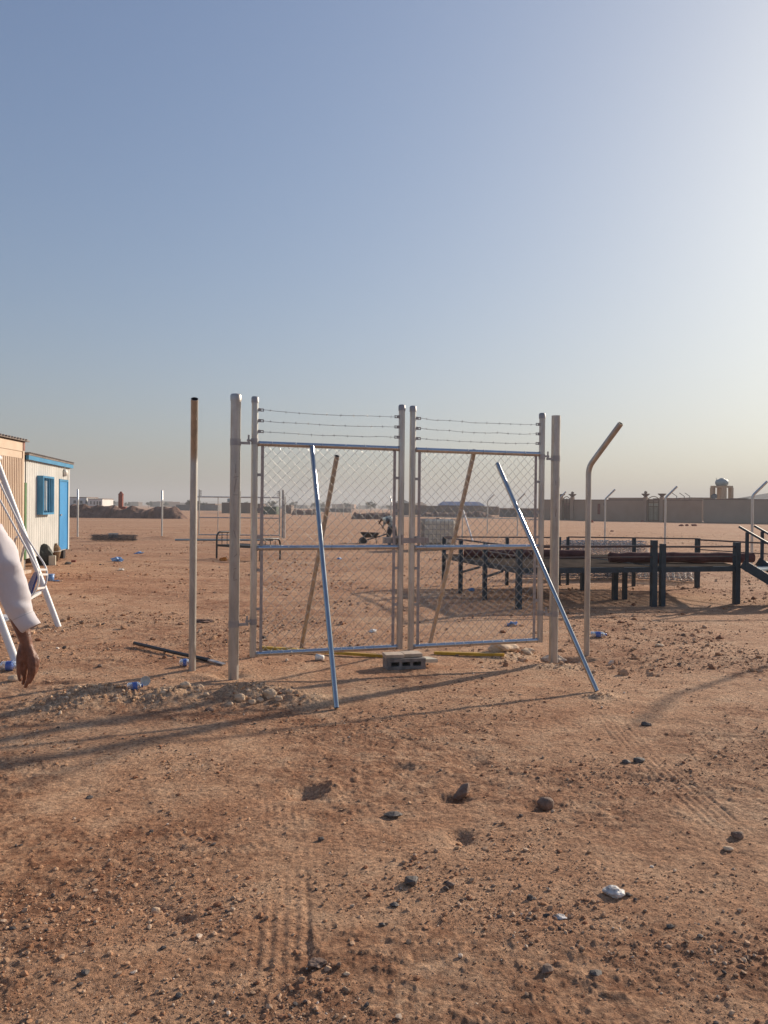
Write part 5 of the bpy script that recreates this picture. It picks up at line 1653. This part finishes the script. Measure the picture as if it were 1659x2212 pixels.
def wall_gate(x0, x1, ytop, ybase, lab, backing, bird):
    u0, _ = plane_uz(x0, 1100, LW, dW); u1, _ = plane_uz(x1, 1100, LW, dW)
    t = thing('bronze_gate', lab, 'gate', tuple(LW + dW * u0))
    W = u1 - u0; zt = 3.45
    def OB(mb, a, b, v0, v1, z0, z1): return obb(mb, LW, dW, nW, u0 + a, u0 + b, v0, v1, z0, z1)
    OB(MB(), 0.06, W - 0.06, 0.02, 0.06, 0.1, 2.6).build('gate_sheet', M[backing], t)
    m1 = MB()
    for a in (0, W / 2 - 0.05, W - 0.1): OB(m1, a, a + 0.1, 0.065, 0.12, 0.0, 3.3)
    for z in (0.1, 2.1, 2.7, 3.15): OB(m1, 0.1, W - 0.1, 0.061, 0.11, z, z + 0.09)
    for k in range(1, 8):
        a = W * k / 8
        if abs(a - W / 2) > 0.08: OB(m1, a - 0.03, a + 0.03, 0.068, 0.10, 0.19, 2.1)
    # arched top
    pts = [LW + dW * (u0 + W * k / 10) + nW * 0.09 + Vector((0, 0, 3.25 + 0.35 * math.sin(math.pi * k / 10))) for k in range(11)]
    m1.tube(pts, 0.06, 6)
    m1.build('grille', M['gatebronze'], t)
    for a in (-0.42, W + 0.42):
        q = LW + dW * (u0 + a) + nW * 0.05
        p_ = MB().box((q.x, q.y, 1.2), (0.5, 0.5, 4.6), math.atan2(dW.y, dW.x)).build('pillar', M['walltan'], t)
        MB().lathe((q.x, q.y, 3.5), [(0.22, 0), (0.3, 0.15), (0.62, 0.42), (0.62, 0.5), (0.0005, 0.5)], 4, (0, 0, 1), False).build('flared_cap', M['cap'], p_)
        if (a < 0) == bird:
            MB().blob((q.x, q.y, 4.18), (0.26, 0.12, 0.2), 7, 2, 0.25, 0.3).build('bird_ornament', M['cap'], p_)
wall_gate(1217.5, 1231.5, 1078, 1117, 'smaller reddish bronze gate in the wall, left of the bent pole', 'redtrim', False)
wall_gate(1400.5, 1424.0, 1073, 1121, 'larger bronze gate with pale backing between flared pillars', 'gatesheet', True)
u0, _ = plane_uz(1291, 1100, LW, dW); u1, _ = plane_uz(1296.5, 1100, LW, dW)
mb = MB(); obb(mb, LW, dW, nW, u0, u1, 0.0, 0.05, 0.9, 2.5); mb.build('side_door', M['redbrown'], tw_)
mb = MB(); obb(mb, LW, dW, nW, u1 + 0.6, u1 + 0.95, 0.0, 0.12, 2.25, 2.65); mb.build('meter_box', M['cap'], tw_)
u0, _ = plane_uz(1340, 1100, LW, dW); u1, _ = plane_uz(1394, 1100, LW, dW)
mb = MB(); obb(mb, LW, dW, nW, u0 - 2.0, u1, -0.20, -0.05, 3.13, 3.42); mb.build('raised_parapet', M['walltan'], tw_)
# plain dark strip along the foot of the wall
q = [LW + nW * 0.3, CW + nW * 0.3, RW + nW * 1.0, RW + nW * 7 + Vector((0, 0, 0)), CW + nW * 6, LW + nW * 9]
M['darkstrip'] = simple('dark_strip_mat', (0.045, 0.045, 0.05), (0.07, 0.068, 0.07), 0.9, scale=0.5)
rv = []
def strip(name, a, b, w0, w1, n=30):
    vs = []
    for k in range(n + 1):
        p = a.lerp(b, k / n)
        for w in (w0, w1):
            s_ = p + nW * w
            vs.append((s_.x, s_.y, hz(s_.x, s_.y) + 0.03))
    fs = [(2 * k, 2 * k + 1, 2 * k + 3, 2 * k + 2) for k in range(n)]
    return tag(MB().add(vs, fs).build(name, M['darkstrip'], None), kind='structure')
strip('dark_strip', LW - dW * 30, RW + (RW - CW).normalized() * 40, 0.6, 8.0, 60)

# water tower and roofs inside the compound
def tower():
    Y = 126.0; k = Y / FPX
    xl = PD(1547, 1080, Y).x; xr = PD(1588.5, 1080, Y).x; W = xr - xl; D = W
    t = thing('water_tower', 'ochre water tower with pale blue round tank above the wall', 'water tower', ((xl + xr) / 2, Y, 0))
    zs = PD(1568, 1053, Y).z
    rz = 0.62
    c0 = Vector(((xl + xr) / 2, Y + D / 2, 0)); Rz = Matrix.Rotation(rz, 3, 'Z'); s_ = W * 0.32
    for a in (-1, 1):
        for b in (-1, 1):
            q = c0 + Rz @ Vector((a * s_, b * s_, 0)); MB().box((q.x, q.y, zs / 2), (0.6, 0.6, zs), rz).build('column', M['towertan'], t)
    MB().box((c0.x, c0.y, zs + 0.155), (W * 0.80, W * 0.80, 0.3), rz).build('slab', M['towertan'], t)
    MB().box((c0.x, c0.y, zs - 1.6), (0.08, 0.08, 3.2), 0).build('down_pipe', M['fargrey'], t)
    MB().lathe((c0.x, c0.y, zs + 0.31), [(0.0005, 0), (0.75, 0), (1.0, 0.25), (1.05, 0.6), (0.88, 0.95), (0.4, 1.12), (0.36, 1.22), (0.0005, 1.26)], 20).build('tank', M['tankgrey'], t)
    MB().tube([(c0.x - 0.9, c0.y, zs + 0.3), (c0.x - 0.9, c0.y, zs + 1.6)], 0.04, 6).build('antenna', M['fargrey'], t)
tower()
def block_house(x0, x1, ytop, Y, D, mat, name, label, cat='building', wins=(), roof=None, zb=-1.5, cap_=None):
    a = PD(x0, ytop, Y); b = PD(x1, ytop, Y)
    t = thing(name, label, cat, ((a.x + b.x) / 2, Y, 0))
    MB().box(((a.x + b.x) / 2, Y + D / 2, (a.z + zb) / 2), (b.x - a.x, D, a.z - zb)).build('walls', M[mat], t)
    for (wx0, wx1, wy0, wy1) in wins:
        p, q = PD(wx0, wy1, Y), PD(wx1, wy0, Y)
        MB().box(((p.x + q.x) / 2, Y - 0.03, (p.z + q.z) / 2), (q.x - p.x, 0.06, q.z - p.z)).build('window', M['fargrey'], t)
    if cap_:
        MB().box(((a.x + b.x) / 2, Y + D / 2, a.z + cap_ / 2 + 0.004), (b.x - a.x + cap_, D + cap_, cap_)).build('parapet', M['cap'], t)
    if roof:
        rm, rh, inset = roof
        z = a.z + 0.005; ov = 0.4
        X0, X1, Y0, Y1 = a.x - ov, b.x + ov, Y - ov, Y + D + ov
        ins = min((X1 - X0) / 2 - 0.05, inset)
        vs = [(X0, Y0, z), (X1, Y0, z), (X1, Y1, z), (X0, Y1, z), (X0 + ins, (Y0 + Y1) / 2, z + rh), (X1 - ins, (Y0 + Y1) / 2, z + rh)]
        MB().add(vs, [(3, 2, 1, 0), (0, 1, 5, 4), (1, 2, 5), (2, 3, 4, 5), (3, 0, 4)]).build('roof', M[rm], t)
    return t
block_house(1494, 1540, 1076, 122, 8, 'walltan2', 'compound_house', 'flat roofed tan house just left of the water tower', cap_=0.1)
block_house(1594, 1617, 1077.5, 124, 8, 'walltan2', 'compound_house', 'flat tan roof edge just right of the water tower', cap_=0.1)
block_house(1650, 1800, 1079, 118, 12, 'fargrey', 'grey_shed', 'grey sloping shed roof at the right edge behind the wall', roof=('fargrey', 1.4, 9.0))
block_house(1440, 1470, 1077, 121, 6, 'walltan', 'compound_house', 'low roof edge right of the larger bronze gate', cap_=0.1)
for x, Y, lab in ((1490, 119, 'small leaning lamp post above the wall, right one'), (1462, 119, 'small lamp post above the wall, left one'), (1478, 119, 'small tilted mast between two lamp posts above the wall')):
    q = PD(x, 1077, Y)
    t = thing('lamp_post', lab, 'lamp post', (q.x, Y, 0), group='small posts above the compound wall')
    MB().tube([(q.x, Y, 0), (q.x, Y, q.z + 0.35)], 0.06, 6).build('mast', M['fargrey'], t)
    MB().bar((q.x, Y, q.z + 0.35), (q.x - 0.75, Y, q.z + 0.85), 0.12, 0.07).build('arm', M['fargrey'], t)
q = PD(1543, 1074, 121.5)
o = MB().lathe((q.x, 121.5, q.z), [(0.0005, 0.0), (0.3, 0.05), (0.5, 0.18), (0.52, 0.2), (0.0005, 0.06)], 14, (-0.5, -0.7, 0.5)).build('satellite_dish', M['fargrey'], None, (q.x, 121.5, q.z)); tag(o, 'dark satellite dish at the foot of the water tower', 'satellite dish')

# ================================================================== FAR LEFT AND MIDDLE
def berm(x0, x1, ybase, hgt, Y, label, seed, D=4.0, name='earth_bank'):
    a = PD(x0, ybase, Y).x; b = PD(x1, ybase, Y).x
    nx, ny = 70, 14
    vs = []
    for i in range(nx + 1):
        for j in range(ny + 1):
            u, v = i / nx, j / ny
            e = min(1, u * 9, (1 - u) * 9) ** 0.7
            prof = math.sin(math.pi * v) ** 0.75
            nz_ = mnoise.fractal(Vector((u * (b - a) * 0.55, v * 3, seed)), 1, 2, 4)
            vs.append((a + (b - a) * u, Y - D / 2 + D * v + 0.3 * mnoise.noise(Vector((u * 30, 0, seed))), -0.6 + (hgt + 0.6) * prof * e * (1 + 0.28 * nz_)))
    fs = [(i * (ny + 1) + j, (i + 1) * (ny + 1) + j, (i + 1) * (ny + 1) + j + 1, i * (ny + 1) + j + 1) for i in range(nx) for j in range(ny)]
    o = MB().add(vs, fs, False).build(name, M['berm'], None)
    tag(o, label, 'earth bank')
berm(120, 413, 1121, 1.25, 89, 'long brown earth bank between the blue cabin and the far gate', 1)
berm(755, 862, 1121, 0.9, 104, 'brown earth mound behind the bending worker', 2)
berm(628, 690, 1114, 1.0, 150, 'brown earth mound beyond the far gate', 3)
berm(900, 1075, 1116, 0.8, 140, 'low earth mound behind the caged water tank', 4)
block_house(120, 187, 1074.5, 150, 6, 'farwhite', 'white_cabin_row', 'long white prefabricated block at the far left behind the earth bank', wins=((159, 164, 1081, 1087), (173, 178, 1081.5, 1088), (185, 188, 1081, 1088)), cap_=0.12)
block_house(190, 221, 1078, 148, 6, 'farwhite', 'white_cabin_row', 'smaller white block beside the long prefabricated one', wins=((195.5, 197.5, 1082, 1089), (202.5, 205, 1083, 1090), (209, 212, 1083, 1090), (214.5, 218, 1083, 1092), (197, 209, 1093, 1101)), cap_=0.12)
q = PD(261, 1100, 100)
t = thing('red_brown_pillar', 'tall red brown pillar standing on the earth bank', 'pillar', (q.x, 100, 0))
MB().box((q.x, 100, 1.3), (0.5, 0.5, 3.0)).build('shaft', M['redbrown'], t)
MB().lathe((q.x, 100, 2.805), [(0.34, 0), (0.36, 0.12), (0.2, 0.3), (0.12, 0.45), (0.0005, 0.5)], 8).build('pointed_top', M['redbrown'], t)
MB().box((q.x + 0.45, 100, 0.9), (0.5, 0.5, 0.9)).build('plinth', M['redbrown'], t)
for k, (x, y, w, mt_, lab) in enumerate([(196, 1117, 17, 'rockdark', 'dark tyre like lump at the foot of the earth bank'), (236, 1119, 13, 'whiteplastic', 'white debris at the bank foot, left piece'), (262, 1119, 22, 'tankgrey', 'longer grey white debris at the bank foot, below the pillar'), (281, 1119, 10, 'whiteplastic', 'white debris at the bank foot, right of the longer piece'), (345, 1118, 8, 'whiteplastic', 'small white debris near the right end of the bank')]):
    bag(x, y, w, 0.45, mt_, lab, 400 + k, 'debris', 'debris', 'debris along the earth bank')
for k, (x, y, w, hf) in enumerate([(1471, 1136, 10, .5), (1484, 1136, 7, .9), (1500, 1136, 12, .5), (1277, 1128, 10, .8), (1322, 1148, 8, .4), (1388, 1126, 8, .5)]):
    stone(x, y, w, hf, 'redbrown', ['reddish rubble lump before the wall corner, left', 'upright reddish brick before the wall corner', 'wide reddish rubble lump before the wall corner, right', 'dark lump on the sand left of the right bent pole', 'small dark lump before the wall', 'low lump under the larger bronze gate'][k], 420 + k, group='rubble on the sand before the compound wall')
# mid distance buildings
block_house(380, 470, 1090, 245, 12, 'fargrey', 'far_building', 'dark low building far behind the left bent pole')
block_house(425, 465, 1087.5, 262, 12, 'farbrown', 'far_building', 'reddish block rising behind the dark low building')
block_house(479, 541, 1085.5, 170, 8, 'farbrown', 'far_building', 'beige building with water tank behind the left gate post')
block_house(543, 562, 1088, 174, 8, 'farbrown', 'far_building', 'beige annex between the beige building and the green one')
block_house(566, 597, 1094, 150, 5, 'fargreen', 'green_container', 'dark green container beyond the far gate', cat='container')
block_house(611, 629, 1091, 165, 5, 'farbrown', 'far_building', 'small beige hut right of the green container')
block_house(855, 884, 1087, 160, 8, 'fargrey', 'far_building', 'dark building hidden behind the meeting uprights', roof=('fargrey', 1.0, 2))
block_house(884, 1078, 1092.2, 182, 6, 'farbrown', 'far_building', 'long brown wall building behind the right leaf')
block_house(952, 1046, 1091.5, 196, 9, 'farbrown', 'far_building', 'house with dark blue hipped roof behind the right leaf', roof=('farblue', 1.0, 1.2))
block_house(897, 921, 1091.5, 194, 6, 'farbrown', 'far_building', 'small house with beige pitched roof left of the blue one', roof=('walltan2', 0.9, 1.4))
block_house(1085, 1170, 1101, 150, 4, 'fargrey', 'far_building', 'low dark shed with pale roof left of the compound wall', cap_=0.3)
block_house(690, 758, 1098, 230, 5, 'fargrey', 'far_building', 'low grey wall far beyond the left leaf')
for k in range(14):
    q = PD(640 + 17 * k, 1100, 132)
    o = MB().tube([(q.x, 132, -0.5), (q.x + 0.02 * (k % 3 - 1), 132, 2.2)], 0.05, 6).build('fence_post', M['farpost'], None, (q.x, 132, 0))
    tag(o, 'thin fence post in the far row seen through the left leaf', 'fence post', 'thin fence posts far across the plain')
q = PD(490, 1080, 171)
t = thing('roof_tank', 'pale blue tank on a stand above the beige building', 'tank', (q.x, 171, 0))
MB().lathe((q.x, 174, q.z - 0.4), [(0.0005, 0), (0.5, 0), (0.5, 0.7), (0.0005, 0.8)], 12).build('tank', M['tankgrey'], t)
st_ = MB(); st_.box((q.x, 174, (q.z - 0.42) / 2), (0.12, 0.12, q.z - 0.42)); st_.box((q.x, 174, q.z - 0.45), (1.2, 1.2, 0.06)); st_.build('stand', M['fargrey'], t)
# low far town: single houses and trees
rn = random.Random(5)
def far_row(n, x0, x1, Y0, Y1, zlo, zhi, mats, nm, lab):
    for k in range(n):
        Y = rn.uniform(Y0, Y1); x = x0 + (x1 - x0) * (k + rn.uniform(0.1, 0.9)) / n
        q = PD(x, 1100, Y); w = rn.uniform(6, 22); h_ = rn.uniform(zlo, zhi)
        gz_ = hz(q.x, Y)
        o = MB().box((q.x, Y, gz_ + h_ / 2 - 0.5), (w, rn.uniform(5, 10), h_ + 1), rn.uniform(-0.3, 0.3))
        mm = M[rn.choice(mats)]
        t = thing(nm, lab, 'building', (q.x, Y, gz_), group='distant low houses on the horizon')
        o.build('walls', mm, t)
        MB().box((q.x, Y, gz_ + h_ + 0.12), (w * 0.5, 4, 0.2)).build('roof', M['cap'], t)
far_row(22, 225, 900, 480, 1000, 2.2, 4.0, ['fargrey', 'farbrown', 'walltan'], 'distant_house', 'low distant house fading into the haze on the horizon')
def far_tree(x, Y, h_, seed, lab, group):
    q = PD(x, 1100, Y); g0 = hz(q.x, Y)
    t = thing('far_tree', lab, 'tree', (q.x, Y, g0), group=group)
    MB().tube([(q.x, Y, g0 - 0.5), (q.x + 0.1, Y, g0 + h_ * 0.5), (q.x, Y, g0 + h_ * 0.8)], 0.12, 6, radii=[0.18, 0.12, 0.05]).build('trunk', M['cap'], t)
    rr = random.Random(seed)
    mb = MB()
    for c_ in range(9):
        cc = Vector((q.x + rr.uniform(-.45, .45) * h_, Y + rr.uniform(-.4, .4) * h_, g0 + h_ * rr.uniform(.45, .95)))
        for k in range(70):
            dv = Vector((rr.gauss(0, 1), rr.gauss(0, 1), rr.gauss(0, .8))).normalized() * rr.uniform(.3, 1) * h_ * .22
            p = cc + dv; s_ = h_ * 0.05
            a = Vector((rr.gauss(0, 1), rr.gauss(0, 1), rr.gauss(0, 1))).normalized() * s_; b = a.cross(dv).normalized() * s_
            mb.add([p - a, p + b, p + a, p - b], [(0, 1, 2, 3)])
    mb.build('crown', M['tree'], t)
for k in range(16):
    far_tree(235 + 43 * k + rn.uniform(-15, 15), rn.uniform(280, 520), rn.uniform(2.2, 4.2), k, 'distant dusty tree among the low houses on the horizon', 'distant trees on the horizon')
far_tree(434, 250, 3.2, 91, 'darker tree beside the dark low building', None)
def hills():
    n = 260; vs = []; Yh = 1900
    for i in range(n + 1):
        a = -0.75 + 1.5 * i / n
        X = Yh * math.tan(a)
        h_ = 9 + 9 * (mnoise.fractal(Vector((a * 9, 0, 3)), 1, 2, 5)) + 3 * math.exp(-((a + 0.25) / .12) ** 2)
        h_ = max(1.5, h_)
        vs += [(X, Yh - 120, -6), (X, Yh, h_), (X, Yh + 60, h_ * 0.8), (X, Yh + 200, -6)]
    fs = []
    for i in range(n):
        for j in range(3): fs.append((4 * i + j, 4 * (i + 1) + j, 4 * (i + 1) + j + 1, 4 * i + j + 1))
    tag(MB().add(vs, fs, True).build('hills', M['hill'], None), kind='structure')
hills()
# ================================================================== HAZE
def haze(density=0.0009):
    mb = MB().box((0, 0, 22), (7200, 7200, 62))
    mt = bpy.data.materials.new('dusty_air'); mt.use_nodes = True
    nt = mt.node_tree
    nt.nodes.remove(nt.nodes['Principled BSDF'])
    v = nt.nodes.new('ShaderNodeVolumePrincipled')
    v.inputs['Color'].default_value = (0.84, 0.83, 0.82, 1)
    v.inputs['Density'].default_value = density
    v.inputs['Anisotropy'].default_value = 0.1
    nt.links.new(v.outputs[0], nt.nodes['Material Output'].inputs['Volume'])
    o = mb.build('haze', mt)
    tag(o, 'thin dusty haze over the whole plain', 'haze', kind='stuff')
haze()
